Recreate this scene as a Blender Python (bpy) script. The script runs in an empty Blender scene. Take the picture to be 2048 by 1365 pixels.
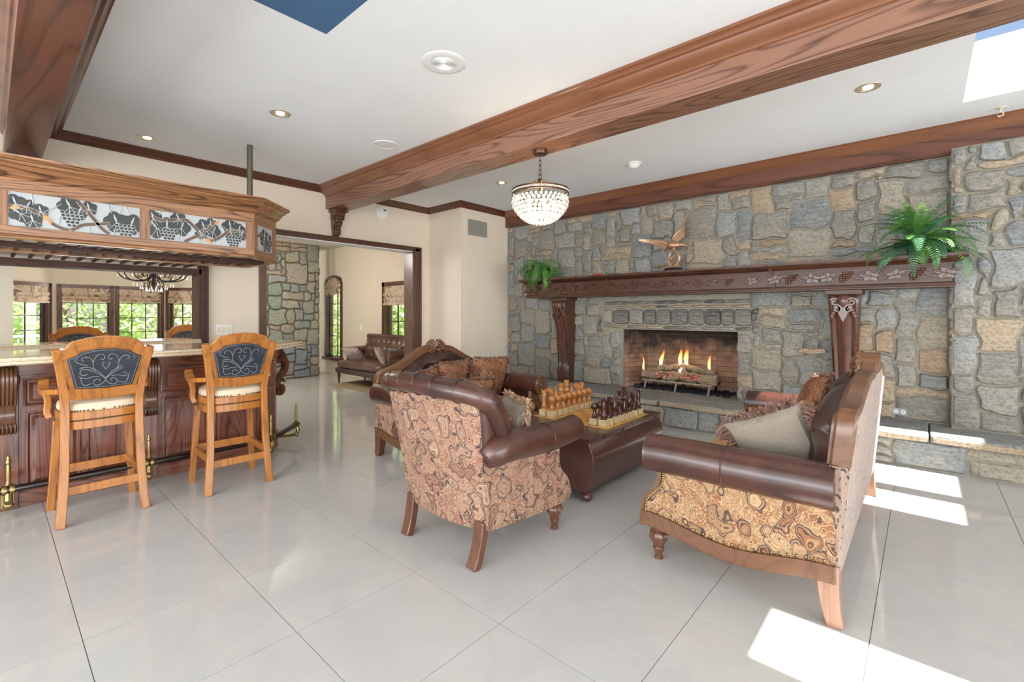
import bpy, math, random
from math import sin, cos, pi, radians, sqrt, atan2, hypot
from mathutils import Vector, Matrix
# ------------------------------------------------------------------ camera, sky, sun, lights, exposure
SC = bpy.context.scene
COL = SC.collection
H = 1.356
cd = bpy.data.cameras.new('camera'); CAM = bpy.data.objects.new('camera', cd); COL.objects.link(CAM)
CAM.location = (0, 0, H); CAM.rotation_euler = (pi/2, 0, -radians(48.5))
cd.sensor_width = 36; cd.lens = 928/2048*36; cd.shift_y = -(682.5-627.5)/2048; cd.clip_start = .05
SC.camera = CAM
SC.view_settings.view_transform = 'Standard'; SC.view_settings.look = 'None'
SC.view_settings.gamma = 1; SC.view_settings.use_curve_mapping = False
SC.view_settings.exposure = 0.0
SC.cycles.max_bounces = 8; SC.cycles.diffuse_bounces = 6; SC.cycles.glossy_bounces = 3; SC.cycles.transmission_bounces = 5
SC.cycles.use_adaptive_sampling = True; SC.cycles.adaptive_threshold = .07
SC.cycles.transparent_max_bounces = 16; SC.cycles.sample_clamp_indirect = 25.0; SC.cycles.blur_glossy = 0.4
SC.cycles.use_denoising = True

W = bpy.data.worlds.new('sky'); SC.world = W; W.use_nodes = True
wn = W.node_tree; wn.nodes.clear()
wo = wn.nodes.new('ShaderNodeOutputWorld'); wb = wn.nodes.new('ShaderNodeBackground'); ws = wn.nodes.new('ShaderNodeTexSky')
ws.sky_type = 'NISHITA'; ws.sun_disc = False; ws.sun_elevation = radians(61); ws.sun_rotation = radians(187); ws.altitude = 100
ws.air_density = 1.0; ws.dust_density = 1.2; ws.ozone_density = 1.0
wb.inputs[1].default_value = 0.2
wn.links.new(ws.outputs[0], wb.inputs[0]); wn.links.new(wb.outputs[0], wo.inputs[0])

SUN_DIR = Vector((.2, 1.64, -3.1)).normalized()
sl = bpy.data.lights.new('sun', 'SUN'); sl.energy = 24.0; sl.angle = radians(.5); sl.color = (1, .96, .9)
so = bpy.data.objects.new('sun', sl); COL.objects.link(so); so.rotation_euler = SUN_DIR.to_track_quat('-Z', 'Y').to_euler(); so.location = (0, -6, 12)

def area(name, loc, direction, sx, sy, watts, color=(1, 1, 1)):
    l = bpy.data.lights.new(name, 'AREA'); l.shape = 'RECTANGLE'; l.size = sx; l.size_y = sy; l.energy = watts; l.color = color
    o = bpy.data.objects.new(name, l); COL.objects.link(o); o.location = loc
    o.rotation_euler = Vector(direction).to_track_quat('-Z', 'Y').to_euler(); return o
# daylight entering by the windows behind the camera and in the room beyond
area('window_daylight', (1.0, -5.9, 1.5), (0, 1, .42), 8.5, 2.4, 450, (.91, .965, 1))
area('window_daylight', (-4.4, .3, 1.5), (1, 0, .55), 8.5, 2.4, 630, (.91, .965, 1))
area('window_daylight', (1.95, 14.3, 1.3), (0, -1, 0), 1.9, 1.5, 60, (1, .98, .95))

# ------------------------------------------------------------------ materials
MATS = {}
class NT:
    def __init__(s, name):
        s.m = bpy.data.materials.new(name); s.m.use_nodes = True; s.t = s.m.node_tree
        s.b = s.t.nodes['Principled BSDF']; MATS[name] = s.m
    def n(s, typ, **kw):
        nd = s.t.nodes.new('ShaderNode'+typ)
        for k, v in kw.items():
            if k[0] == '_': setattr(nd, k[1:], v)
        for k, v in kw.items():
            if k[0] == '_': continue
            key = int(k[1:]) if k[0] == 'i' and k[1:].isdigit() else k
            if hasattr(v, 'is_output') or isinstance(v, bpy.types.NodeSocket): s.t.links.new(v, nd.inputs[key])
            else: nd.inputs[key].default_value = v
        return nd
    def put(s, key, v):
        if isinstance(v, bpy.types.NodeSocket): s.t.links.new(v, s.b.inputs[key])
        else: s.b.inputs[key].default_value = v
    def co(s, sc=(1, 1, 1), out='Object', rot=(0, 0, 0)):
        tc = s.n('TexCoord'); mp = s.n('Mapping', Vector=tc.outputs[out], Scale=sc, Rotation=rot); return mp.outputs[0]
    def noise(s, vec, scale, detail=3, rough=.5, dist=0):
        return s.n('TexNoise', Vector=vec, Scale=scale, Detail=detail, Roughness=rough, Distortion=dist)
    def ramp(s, fac, stops, interp='LINEAR'):
        r = s.n('ValToRGB', Fac=fac); e = r.color_ramp; e.interpolation = interp
        while len(e.elements) < len(stops): e.elements.new(.5)
        for el, (p, c) in zip(e.elements, stops):
            el.position = p; el.color = (c, c, c, 1) if isinstance(c, (int, float)) else (*c, 1)
        return r.outputs[0]
    def math(s, op, a, b=0.0):
        return s.n('Math', _operation=op, i0=a, i1=b).outputs[0]
    def mix(s, fac, a, b, blend='MIX'):
        nd = s.n('Mix', _data_type='RGBA', _blend_type=blend)
        for i, v in ((0, fac), (6, a), (7, b)):
            if isinstance(v, bpy.types.NodeSocket): s.t.links.new(v, nd.inputs[i])
            else: nd.inputs[i].default_value = v if i == 0 else (*v, 1)
        return nd.outputs[2]
    def bump(s, h, strength=.3, dist=.01):
        s.put('Normal', s.n('Bump', Height=h, Strength=strength, Distance=dist).outputs[0])

def S(c):  # sRGB 0-255 -> linear
    return tuple(((v/255)/12.92 if v/255 <= .04045 else ((v/255+.055)/1.055)**2.4) for v in c)
def plain(name, rgb, rough=.5, metal=0, spec=.5, coat=0, var=0.0, vs=6):
    t = NT(name); c = S(rgb)
    if var:
        nz = t.noise(t.co(), vs, 4)
        t.put('Base Color', t.mix(nz.outputs[0], tuple(v*(1-var) for v in c), tuple(min(1, v*(1+var)) for v in c)))
    else: t.put('Base Color', (*c, 1))
    t.put('Roughness', rough); t.put('Metallic', metal); t.put('Specular IOR Level', spec); t.put('Coat Weight', coat)
    return t.m
def wood(name, light, dark, axis='x', rings=9, scale=2.2, rough=.32, coat=.25, contrast=1.0, streak=.5, pore=None):
    """oak like figure: thin dark contour lines of a stretched noise (cathedrals) plus fine pores"""
    t = NT(name); k = {'x': (.11, 1, 1), 'y': (1, .11, 1), 'z': (1, 1, .11)}[axis]
    v = t.co(k)
    n1 = t.noise(v, scale, 1, .4, .15).outputs[0]
    lines = t.math('FRACT', t.math('MULTIPLY', n1, rings*5.0))
    ring = t.ramp(lines, [(0, .25*contrast), (.12, 0), (.62, .05*contrast), (.9, contrast), (1, .25*contrast)])
    fk = tuple(q*(.15 if q < 1 else 1) for q in k)
    fine = t.noise(t.co(fk), 170, 2, .6).outputs[0]
    fac = t.math('ADD', t.math('MULTIPLY', ring, t.ramp(fine, [(.3, .35), (.6, .8)])), t.math('MULTIPLY', t.math('SUBTRACT', fine, .42), streak*1.3))
    big = t.noise(v, 1.1, 1).outputs[0]
    fac = t.math('ADD', fac, t.math('MULTIPLY', t.math('SUBTRACT', big, .45), .4))
    c = t.ramp(fac, [(0, S(light)), (.45, tuple((a+b)/2 for a, b in zip(S(light), S(dark)))), (1, S(dark))])
    t.put('Base Color', c); t.put('Roughness', rough); t.put('Coat Weight', coat); t.put('Coat Roughness', .15)
    return t.m
def leather(name, a, b, rough=.3):
    t = NT(name); v = t.co()
    n1 = t.noise(v, 5, 5, .6).outputs[0]; n2 = t.n('TexVoronoi', Vector=v, Scale=220).outputs[0]
    t.put('Base Color', t.ramp(n1, [(.3, S(a)), (.7, S(b))])); t.put('Roughness', rough); t.put('Coat Weight', .35); t.put('Coat Roughness', .2)
    t.bump(n2, .12, .002); return t.m
def paisley(name, base, line, rust, pale, sc=1.0):
    """woven scrollwork: comma shaped motifs with ringed outlines over a ground of small curls"""
    t = NT(name); v = t.co()
    def warp(vec, scale, amt):
        nz = t.noise(vec, scale, 1, .5); c = t.n('VectorMath', _operation='SUBTRACT', i0=nz.outputs[1], i1=(.5, .5, .5)).outputs[0]
        return t.n('VectorMath', _operation='MULTIPLY_ADD', i0=c, i1=(amt,)*3, i2=vec).outputs[0]
    def band(x, lo, hi, s=.05): return t.ramp(x, [(max(0, lo-s), 0), (lo, 1), (hi, 1), (min(1, hi+s), 0)])
    v1 = warp(v, 7*sc, .22/sc)
    vo = t.n('TexVoronoi', Vector=v1, Scale=6.5*sc, Randomness=.8); d = vo.outputs['Distance']
    fine = t.n('TexVoronoi', Vector=warp(v, 20*sc, .06/sc), Scale=21*sc); fd = fine.outputs['Distance']
    ins = t.ramp(d, [(.45, 1), (.48, 0)])
    r = t.math('FRACT', t.math('MULTIPLY', d, 6.2)); fr = t.math('FRACT', t.math('MULTIPLY', fd, 3.1))
    cell = t.ramp(vo.outputs['Color'], [(.25, 0), (.7, 1)]); fcell = t.ramp(fine.outputs['Color'], [(.3, 0), (.7, 1)])
    motif = t.mix(cell, S(pale), S(rust)); motif = t.mix(band(r, .6, .85), motif, S(base))
    ground = t.mix(fcell, S(base), S(rust)); ground = t.mix(band(fr, .62, .85), ground, S(pale))
    c = t.mix(ins, ground, motif)
    dl = t.math('MULTIPLY', t.math('MULTIPLY', band(fr, .30, .46), t.ramp(fd, [(.36, 1), (.46, .15)])), t.math('SUBTRACT', 1.0, t.math('MULTIPLY', ins, .72)))
    dl = t.math('MAXIMUM', dl, t.math('MULTIPLY', band(r, .34, .46), ins)); dl = t.math('MAXIMUM', dl, band(d, .445, .485, .014))
    weave = t.noise(t.co((1, 1, .25)), 420, 0).outputs[0]
    c = t.mix(t.math('MULTIPLY', dl, .85), c, S(line)); c = t.mix(t.math('MULTIPLY', t.math('SUBTRACT', weave, .35), .4), c, S(pale))
    t.put('Base Color', c); t.put('Roughness', .85); t.put('Specular IOR Level', .2); t.bump(weave, .2, .003); return t.m

wood('oak_beam', (148, 106, 84), (84, 54, 40), 'y', 4, 3.6, .34, .2, 1.2, .6)
wood('oak_crown_y', (136, 88, 60), (84, 48, 30), 'y', 2, 2, .3, .3, .4, .5)
wood('dark_trim_x', (104, 62, 44), (58, 32, 22), 'x', 3, 2, .35, .3)
wood('dark_trim_z', (98, 60, 44), (52, 30, 22), 'z', 3, 2, .35, .3)
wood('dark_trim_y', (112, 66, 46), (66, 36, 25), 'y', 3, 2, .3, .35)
wood('bar_oak_x', (136, 80, 56), (58, 30, 20), 'x', 4, 4.5, .3, .3, 1.0, .8)
wood('bar_oak_z', (132, 76, 54), (54, 28, 20), 'z', 4, 4.5, .3, .3, 1.0, .8)
wood('canopy_oak_x', (168, 118, 78), (62, 38, 24), 'x', 4, 5, .32, .25, 1.1, 1.2)
wood('canopy_oak_z', (160, 110, 72), (70, 42, 26), 'z', 4, 5, .32, .25, .9, 1.2)
wood('mantel_wood', (88, 53, 37), (36, 22, 15), 'y', 3, 4.5, .42, .04, 1.0, .8)
wood('mantel_wood_z', (92, 55, 39), (40, 24, 18), 'z', 3, 4.5, .3, .3, .8, .7)
wood('honey_wood', (182, 116, 50), (112, 64, 26), 'z', 2, 5, .3, .3, .6, .6)
wood('mahogany', (88, 52, 41), (56, 31, 26), 'x', 2, 3, .28, .3, .2, .4)
wood('sofa_wood', (112, 74, 48), (60, 37, 24), 'x', 2, 4, .32, .25, .5, .5)
wood('leg_wood', (106, 66, 47), (58, 34, 25), 'z', 2, 4, .28, .4, .5, .5)
wood('pale_leg_wood', (152, 112, 90), (112, 76, 56), 'z', 2, 4, .28, .4, .5, .5)
wood('chess_light', (202, 134, 66), (150, 88, 36), 'z', 2, 8, .25, .5, .6, .6)
wood('chess_dark', (84, 46, 34), (40, 22, 18), 'z', 2, 8, .2, .6, .6, .6)
wood('corbel_wood', (106, 68, 42), (46, 27, 18), 'z', 2, 5, .28, .5, .7, .8)
wood('rack_wood', (78, 45, 32), (36, 21, 16), 'x', 3, 4, .6, 0, .8, .8)
wood('log_bark', (168, 148, 122), (70, 58, 48), 'y', 3, 8, .9, 0, 1.0, 1.2)
leather('brown_leather', (52, 30, 25), (88, 52, 40))
leather('dark_leather', (44, 27, 23), (72, 43, 34), .32)
leather('chaise_leather', (74, 50, 42), (112, 80, 66), .3)
leather('navy_leather', (28, 32, 42), (44, 50, 62), .42)
paisley('paisley_tan', (154, 120, 100), (34, 36, 50), (136, 94, 76), (174, 142, 116), 1.35)
paisley('paisley_gold', (160, 126, 94), (36, 38, 50), (142, 96, 68), (184, 152, 114), 1.4)
paisley('paisley_pillow', (148, 100, 72), (50, 43, 46), (130, 76, 54), (172, 128, 94), 1.15)
paisley('shade_fabric', (196, 174, 152), (86, 64, 54), (180, 154, 130), (208, 190, 168), .42)
paisley('pillow_brocade', (190, 178, 170), (128, 108, 98), (160, 136, 120), (214, 206, 198), 1.0)
def speckle():
    t = NT('back_fabric'); v = t.co((1, 1, .45)); n = t.noise(v, 95, 1, .5).outputs[0]; n2 = t.noise(t.co((1, 1, .05)), 60, 2).outputs[0]
    c = t.mix(t.ramp(n2, [(.35, 0), (.65, 1)]), S((140, 116, 100)), S((164, 140, 124)))
    c = t.mix(t.ramp(n, [(.58, 0), (.64, .95)]), c, S((52, 46, 50))); t.put('Base Color', c); t.put('Roughness', .9); t.put('Sheen Weight', .2); t.bump(n, .3, .004)
speckle()
plain('rug_tan', (158, 138, 110), .95, var=.1, vs=80); plain('tan_velvet', (188, 146, 96), .85, var=.14, vs=60); plain('beige_chenille', (146, 134, 120), .9, var=.25, vs=90)
plain('cream_leather', (216, 196, 166), .5, var=.07, vs=8); plain('cream_piping', (92, 64, 50), .6)
plain('fringe_mix', (132, 100, 86), .9, var=.75, vs=70); plain('fringe_pale', (188, 152, 120), .9, var=.6, vs=45)
def wall_mat(name, rgb):
    t = NT(name); n = t.noise(t.co(), 2.2, 4, .6).outputs[0]; c = S(rgb)
    t.put('Base Color', t.mix(n, tuple(v*.95 for v in c), tuple(min(1, v*1.03) for v in c))); t.put('Roughness', .85); t.put('Specular IOR Level', .2)
    t.bump(t.noise(t.co(), 180, 2).outputs[0], .05, .001)
wall_mat('cream_wall', (230, 216, 198)); wall_mat('tan_wall', (216, 205, 186)); wall_mat('white_ceiling', (241, 243, 245)); wall_mat('far_ceiling', (226, 222, 212))
def tile_mat():
    t = NT('tile'); oi = t.n('ObjectInfo').outputs['Random']
    n = t.noise(t.co(), 5, 5, .6, .8).outputs[0]
    c = t.mix(t.ramp(n, [(.35, 0), (.7, 1)]), S((184, 182, 178)), S((191, 189, 185)))
    c = t.mix(t.math('MULTIPLY', oi, .35), c, S((188, 185, 180))); t.put('Base Color', c)
    t.put('Roughness', .075); t.put('Specular IOR Level', .5); t.m.node_tree
tile_mat()
plain('grout', (112, 110, 106), .8)
def stone_mat(name, stops, tan=.3):
    t = NT(name); oi = t.n('ObjectInfo').outputs['Random']; v = t.co()
    base = t.ramp(oi, [(p, tuple(q*.84 for q in c)) for p, c in stops], 'CONSTANT')
    n1 = t.noise(v, 5, 5, .65, .5).outputs[0]; n2 = t.noise(v, 42, 4, .7).outputs[0]; st = t.noise(t.co((1, .5, 3), rot=(.5, .2, 0)), 16, 4, .6, .6).outputs[0]
    c = t.mix(t.ramp(n1, [(.45, 0), (.72, tan)]), base, S((180, 152, 118)))
    c = t.mix(t.ramp(st, [(.42, 0), (.75, .5)]), c, S((188, 187, 180)))
    c = t.mix(t.ramp(n2, [(.34, .6), (.54, 0)]), c, S((84, 84, 82)))
    t.put('Base Color', c); t.put('Roughness', .8); t.put('Specular IOR Level', .3)
    h = t.math('ADD', t.math('MULTIPLY', n1, .6), t.math('ADD', t.math('MULTIPLY', n2, .25), t.math('MULTIPLY', st, .5)))
    t.bump(h, .85, .02)
GREYS = [(0, S((150, 150, 145))), (.15, S((164, 160, 150))), (.3, S((138, 143, 144))), (.44, S((174, 165, 148))), (.56, S((152, 146, 135))), (.68, S((160, 163, 162))), (.8, S((144, 142, 134))), (.9, S((168, 157, 138)))]
stone_mat('stone_grey', GREYS)
stone_mat('stone_rust', [(0, S((182, 158, 128))), (.35, S((190, 168, 140))), (.6, S((174, 146, 116))), (.8, S((184, 166, 144)))])
stone_mat('stone_soot', [(0, S((104, 102, 97))), (.3, S((84, 83, 81))), (.6, S((122, 118, 109))), (.8, S((110, 105, 96)))], .15)
stone_mat('stone_slab', [(0, S((150, 152, 150))), (.5, S((160, 160, 154))), (.8, S((144, 148, 150)))], .15)
stone_mat('stone_green', [(0, S((146, 157, 144))), (.25, S((164, 167, 148))), (.45, S((138, 152, 148))), (.65, S((172, 168, 144))), (.85, S((150, 154, 140)))], .12)
stone_mat('stone_blue', [(0, S((140, 153, 168))), (.4, S((152, 160, 170))), (.7, S((130, 144, 160)))], .1)
plain('mortar', (148, 142, 127), .95, var=.2, vs=30); plain('mortar_dark', (112, 106, 92), .95, var=.25, vs=30)
def brick_mat():
    t = NT('firebrick'); oi = t.n('ObjectInfo').outputs['Random']; v = t.co(); n = t.noise(v, 14, 4, .6).outputs[0]
    c = t.mix(oi, S((146, 112, 92)), S((170, 138, 116))); c = t.mix(t.ramp(n, [(.5, 0), (.8, .5)]), c, S((196, 178, 164)))
    g = t.n('NewGeometry').outputs['Position']; sp = t.n('SeparateXYZ', Vector=g)
    up = t.n('MapRange', Value=t.math('ADD', sp.outputs[2], t.math('MULTIPLY', t.math('SUBTRACT', t.noise(g, 4, 4, .6).outputs[0], .5), .7))); up.inputs[1].default_value = .7; up.inputs[2].default_value = 1.0
    c = t.mix(t.math('MULTIPLY', up.outputs[0], .93), c, S((24, 22, 21))); t.put('Base Color', c); t.put('Roughness', .9); t.bump(n, .4, .006)
brick_mat(); plain('firebox_mortar', (104, 88, 76), .95)
def granite():
    t = NT('granite'); v = t.co(); n = t.noise(v, 60, 5, .7).outputs[0]; n2 = t.noise(v, 180, 2).outputs[0]
    c = t.ramp(n, [(.3, S((190, 164, 130))), (.5, S((220, 200, 168))), (.7, S((236, 220, 194)))]); c = t.mix(t.ramp(n2, [(.64, 0), (.72, .6)]), c, S((128, 104, 82)))
    t.put('Base Color', c); t.put('Roughness', .14); t.put('Coat Weight', .3)
granite()
def cork():
    t = NT('cork'); v = t.co(); n = t.noise(v, 120, 4, .7).outputs[0]; n2 = t.noise(t.co((1, 1, .4)), 260, 2).outputs[0]
    c = t.mix(t.ramp(n2, [(.58, 0), (.68, .8)]), t.ramp(n, [(.3, S((206, 182, 134))), (.7, S((226, 208, 164)))]), S((104, 74, 44))); t.put('Base Color', c); t.put('Roughness', .8); t.bump(n, .5, .002)
cork()
plain('board_light', (224, 172, 84), .3, coat=.3, var=.1, vs=40); plain('board_dark', (188, 124, 44), .3, coat=.3, var=.15, vs=40)
plain('brass', (158, 138, 92), .38, 1, var=.25, vs=40); plain('antique_brass', (128, 112, 76), .38, 1); plain('rail_metal', (84, 78, 76), .32, 1)
plain('rod_metal', (112, 108, 92), .4, .7); plain('bronze', (96, 70, 54), .35, .8); plain('gold_statue', (184, 148, 118), .36, .65, var=.45, vs=60); plain('black_base', (22, 24, 30), .2)
plain('white_plastic', (236, 236, 234), .45); plain('ivory_plastic', (226, 214, 188), .45); plain('grey_plastic', (150, 152, 154), .4); plain('black_plastic', (24, 24, 26), .4)
plain('vent_grey', (168, 164, 152), .5); plain('red_plastic', (196, 40, 44), .4); plain('lamp_reflector', (224, 206, 180), .25, .6)
plain('blue_panel', (70, 108, 148), .6, var=.06, vs=3); plain('lead', (178, 180, 178), .45, .2); plain('glass_leaf', (46, 52, 50), .25, var=.45, vs=30)
plain('glass_grape', (30, 32, 36), .2, var=.6, vs=60); plain('glass_branch', (92, 66, 46), .25, var=.7, vs=14); plain('glass_amber', (206, 140, 66), .25)
plain('soil', (52, 40, 30), .95); plain('pot', (70, 48, 38), .6); plain('stem', (92, 116, 58), .6)
def leafm(name, a, b, tr=.25):
    t = NT(name); oi = t.n('ObjectInfo').outputs['Random']; n = t.noise(t.co(), 18, 3).outputs[0]
    t.put('Base Color', t.mix(t.math('MULTIPLY', t.math('ADD', n, oi), .5), S(a), S(b))); t.put('Roughness', .5)
    tl = t.n('BsdfTranslucent'); tl.inputs[0].default_value = (*S(b), 1); mx = t.n('MixShader'); mx.inputs[0].default_value = tr
    t.t.links.new(t.b.outputs[0], mx.inputs[1]); t.t.links.new(tl.outputs[0], mx.inputs[2]); t.t.links.new(mx.outputs[0], t.t.nodes['Material Output'].inputs[0])
leafm('opal_glass', (206, 210, 212), (222, 226, 228), .4); leafm('fern_green', (28, 84, 34), (118, 176, 80)); leafm('fern_blue_green', (24, 80, 56), (100, 158, 112)); leafm('tree_leaf', (150, 180, 100), (226, 236, 186), .45); leafm('tree_leaf_dark', (112, 150, 82), (196, 216, 150), .4)
plain('bark', (96, 80, 64), .9, var=.3, vs=20); plain('lawn', (120, 150, 80), .95, var=.3, vs=8); plain('rail_paint', (216, 216, 212), .5)
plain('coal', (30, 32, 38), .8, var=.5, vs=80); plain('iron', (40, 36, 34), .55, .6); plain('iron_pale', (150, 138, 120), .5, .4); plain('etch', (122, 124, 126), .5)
def emit(name, rgb, s):
    t = NT(name); t.put('Base Color', (*S(rgb), 1)); t.put('Emission Color', (*S(rgb), 1)); t.put('Emission Strength', s); return t.m
emit('bulb', (255, 226, 180), 12); emit('lamp_glow', (255, 232, 196), 5); emit('led', (80, 200, 110), 1)
def ember():
    t = NT('ember'); n = t.noise(t.co(), 42, 3, .7).outputs[0]; t.put('Base Color', (*S((96, 80, 72)), 1)); t.put('Roughness', .9)
    t.put('Emission Color', (1, .16, .06, 1)); t.put('Emission Strength', t.ramp(n, [(.5, 0), (.68, 2.6)])); t.bump(n, .6, .01)
ember()
def flame():
    t = NT('flame'); g = t.n('TexCoord').outputs['Object']; z = t.n('SeparateXYZ', Vector=g).outputs[2]
    f = t.n('MapRange', Value=z); f.inputs[1].default_value = 0; f.inputs[2].default_value = .24
    c = t.ramp(f.outputs[0], [(0, (1, .78, .4)), (.4, (1, .55, .16)), (.8, (1, .26, .05)), (1, (.8, .12, .02))])
    lw = t.n('LayerWeight'); lw.inputs[0].default_value = .35
    a = t.math('MULTIPLY', t.math('SUBTRACT', 1.0, lw.outputs['Facing']), t.ramp(f.outputs[0], [(0, .95), (.55, .75), (1, .02)]))
    e = t.n('Emission', Color=c, Strength=4.0); tr = t.n('BsdfTransparent'); mx = t.n('MixShader', Fac=a)
    t.t.links.new(tr.outputs[0], mx.inputs[1]); t.t.links.new(e.outputs[0], mx.inputs[2]); t.t.links.new(mx.outputs[0], t.t.nodes['Material Output'].inputs[0])
flame()
def glass(name, tint=(1, 1, 1), refl=.06):
    t = NT(name); tr = t.n('BsdfTransparent'); tr.inputs[0].default_value = (*tint, 1); gl = t.n('BsdfGlossy'); gl.inputs['Roughness'].default_value = .02
    mx = t.n('MixShader'); mx.inputs[0].default_value = refl
    t.t.links.new(tr.outputs[0], mx.inputs[1]); t.t.links.new(gl.outputs[0], mx.inputs[2]); t.t.links.new(mx.outputs[0], t.t.nodes['Material Output'].inputs[0])
glass('pane_glass')
def crystal():
    t = NT('crystal'); t.put('Base Color', (1, .99, .97, 1)); t.put('Roughness', .03); t.put('Transmission Weight', .72); t.put('IOR', 1.45); t.put('Specular IOR Level', .6)
crystal()
# ------------------------------------------------------------------ mesh helpers
class G:
    def __init__(s): s.v = []; s.f = []
    def add(s, vs, fs, M=None):
        o = len(s.v)
        s.v += [tuple(M @ Vector(p)) if M else tuple(p) for p in vs]; s.f += [[i+o for i in f] for f in fs]; return s
    def box(s, x0, x1, y0, y1, z0, z1, M=None):
        return s.add([(x0,y0,z0),(x1,y0,z0),(x1,y1,z0),(x0,y1,z0),(x0,y0,z1),(x1,y0,z1),(x1,y1,z1),(x0,y1,z1)],
                     [[0,3,2,1],[4,5,6,7],[0,1,5,4],[1,2,6,5],[2,3,7,6],[3,0,4,7]], M)
    def prism(s, poly, ax, a, b, M=None):
        n = len(poly)
        mk = {'z': lambda p, t: (p[0], p[1], t), 'y': lambda p, t: (p[0], t, p[1]), 'x': lambda p, t: (t, p[0], p[1])}[ax]
        return s.add([mk(p, a) for p in poly]+[mk(p, b) for p in poly],
                     [list(range(n))[::-1], list(range(n, 2*n))]+[[i, (i+1) % n, n+(i+1) % n, n+i] for i in range(n)], M)
    def loft(s, rings, closed=True, caps=True, M=None):
        n = len(rings[0]); vs = [p for r in rings for p in r]; fs = []
        for k in range(len(rings)-1):
            for i in range(n if closed else n-1):
                j = (i+1) % n; fs.append([k*n+i, k*n+j, (k+1)*n+j, (k+1)*n+i])
        if caps and closed: fs += [list(range(n))[::-1], list(range((len(rings)-1)*n, len(rings)*n))]
        return s.add(vs, fs, M)
    def lathe(s, prof, seg=16, c=(0, 0, 0), M=None, flute=None, ring=False):
        rings = []
        for r, z in (list(prof)+[prof[0]] if ring else prof):
            ring = []
            for i in range(seg):
                a = 2*pi*i/seg; rr = r
                if flute and flute[0] <= z <= flute[1]: rr = r*(1+flute[3]*cos(a*flute[2]))
                ring.append((c[0]+rr*cos(a), c[1]+rr*sin(a), c[2]+z))
            rings.append(ring)
        return s.loft(rings, caps=not ring, M=M)
    def tube(s, pts, r, seg=8, sq=None, M=None, up=None):
        pts = [Vector(p) for p in pts]; n = len(pts); rs = r if isinstance(r, (list, tuple)) else [r]*n
        rings = []; prev = None
        for i, p in enumerate(pts):
            t = (pts[min(i+1, n-1)]-pts[max(i-1, 0)]).normalized()
            if prev is None:
                u = Vector(up) if up else (Vector((0, 0, 1)) if abs(t.z) < .9 else Vector((1, 0, 0)))
            else: u = prev
            u = (u-t*u.dot(t)).normalized(); w = t.cross(u); prev = u
            a, b = (rs[i], rs[i]) if not sq else (rs[i]*sq[0], rs[i]*sq[1])
            rings.append([tuple(p+u*(a*cos(2*pi*k/seg))+w*(b*sin(2*pi*k/seg))) for k in range(seg)])
        return s.loft(rings, M=M)
    def rtube(s, pts, hw, hh, up=(0, 0, 1), M=None):   # rectangular section: hw across, hh along 'up'
        pts = [Vector(p) for p in pts]; n = len(pts); rings = []
        for i, p in enumerate(pts):
            t = (pts[min(i+1, n-1)]-pts[max(i-1, 0)]).normalized(); u = Vector(up); u = (u-t*u.dot(t)).normalized(); w = t.cross(u)
            a = hw[i] if isinstance(hw, (list, tuple)) else hw; b = hh[i] if isinstance(hh, (list, tuple)) else hh
            rings.append([tuple(p+w*x+u*y) for x, y in ((-a, -b), (a, -b), (a, b), (-a, b))])
        return s.loft(rings, M=M)
    def ball(s, c, r, seg=10, rings=6, M=None):
        rx, ry, rz = r if isinstance(r, (list, tuple)) else (r, r, r)
        rr = []
        for k in range(rings+1):
            a = -pi/2+pi*k/rings; q = max(cos(a), .02)
            rr.append([(c[0]+rx*q*cos(2*pi*i/seg), c[1]+ry*q*sin(2*pi*i/seg), c[2]+rz*sin(a)) for i in range(seg)])
        return s.loft(rr, M=M)
    def ribbon(s, path, t0, t1, ax, a, b, M=None):     # 2D polyline thickened between offsets t0..t1 along its left normal, extruded
        n = len(path); L = []; R = []
        for i in range(n):
            p, q = path[max(i-1, 0)], path[min(i+1, n-1)]; dx, dy = q[0]-p[0], q[1]-p[1]; l = hypot(dx, dy) or 1
            nx, ny = -dy/l, dx/l; L.append((path[i][0]+nx*t1, path[i][1]+ny*t1)); R.append((path[i][0]+nx*t0, path[i][1]+ny*t0))
        mk = {'z': lambda p, t: (p[0], p[1], t), 'y': lambda p, t: (p[0], t, p[1]), 'x': lambda p, t: (t, p[0], p[1])}[ax]
        return s.loft([[mk(R[i], a), mk(L[i], a), mk(L[i], b), mk(R[i], b)] for i in range(n)], M=M)
    def sweep(s, prof, path, closed=False, M=None):    # prof (out,z), path in XY; out is to the right of travel
        n = len(path); rings = []
        for i in range(n):
            def d(p, q): v = Vector((q[0]-p[0], q[1]-p[1])); return v.normalized()
            if closed: a = d(path[i-1], path[i]); b = d(path[i], path[(i+1) % n])
            else: a = d(path[max(i-1, 0)], path[max(i-1, 0)+1]); b = d(path[min(i, n-2)], path[min(i, n-2)+1])
            na = Vector((a.y, -a.x)); nb = Vector((b.y, -b.x)); m = (na+nb).normalized(); k = 1/max(.3, m.dot(na))
            rings.append([(path[i][0]+m.x*k*o, path[i][1]+m.y*k*o, z) for o, z in prof])
        if closed: rings.append(rings[0]); return s.loft(rings, caps=False, M=M)
        return s.loft(rings, M=M)
    def grid(s, nu, nv, fn, M=None):
        return s.add([fn(i/nu, j/nv) for j in range(nv+1) for i in range(nu+1)],
                     [[j*(nu+1)+i, j*(nu+1)+i+1, (j+1)*(nu+1)+i+1, (j+1)*(nu+1)+i] for j in range(nv) for i in range(nu)], M)
    def warp(s, fn): s.v = [tuple(fn(*p)) for p in s.v]; return s
    def mesh(s, name, mat, smooth=True, ang=38):
        me = bpy.data.meshes.new(name); me.from_pydata(s.v, [], s.f)
        for m in (mat if isinstance(mat, list) else [mat]): me.materials.append(MATS[m])
        if smooth:
            me.shade_smooth(); me.set_sharp_from_angle(angle=radians(ang))
        me.update(); return me
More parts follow.
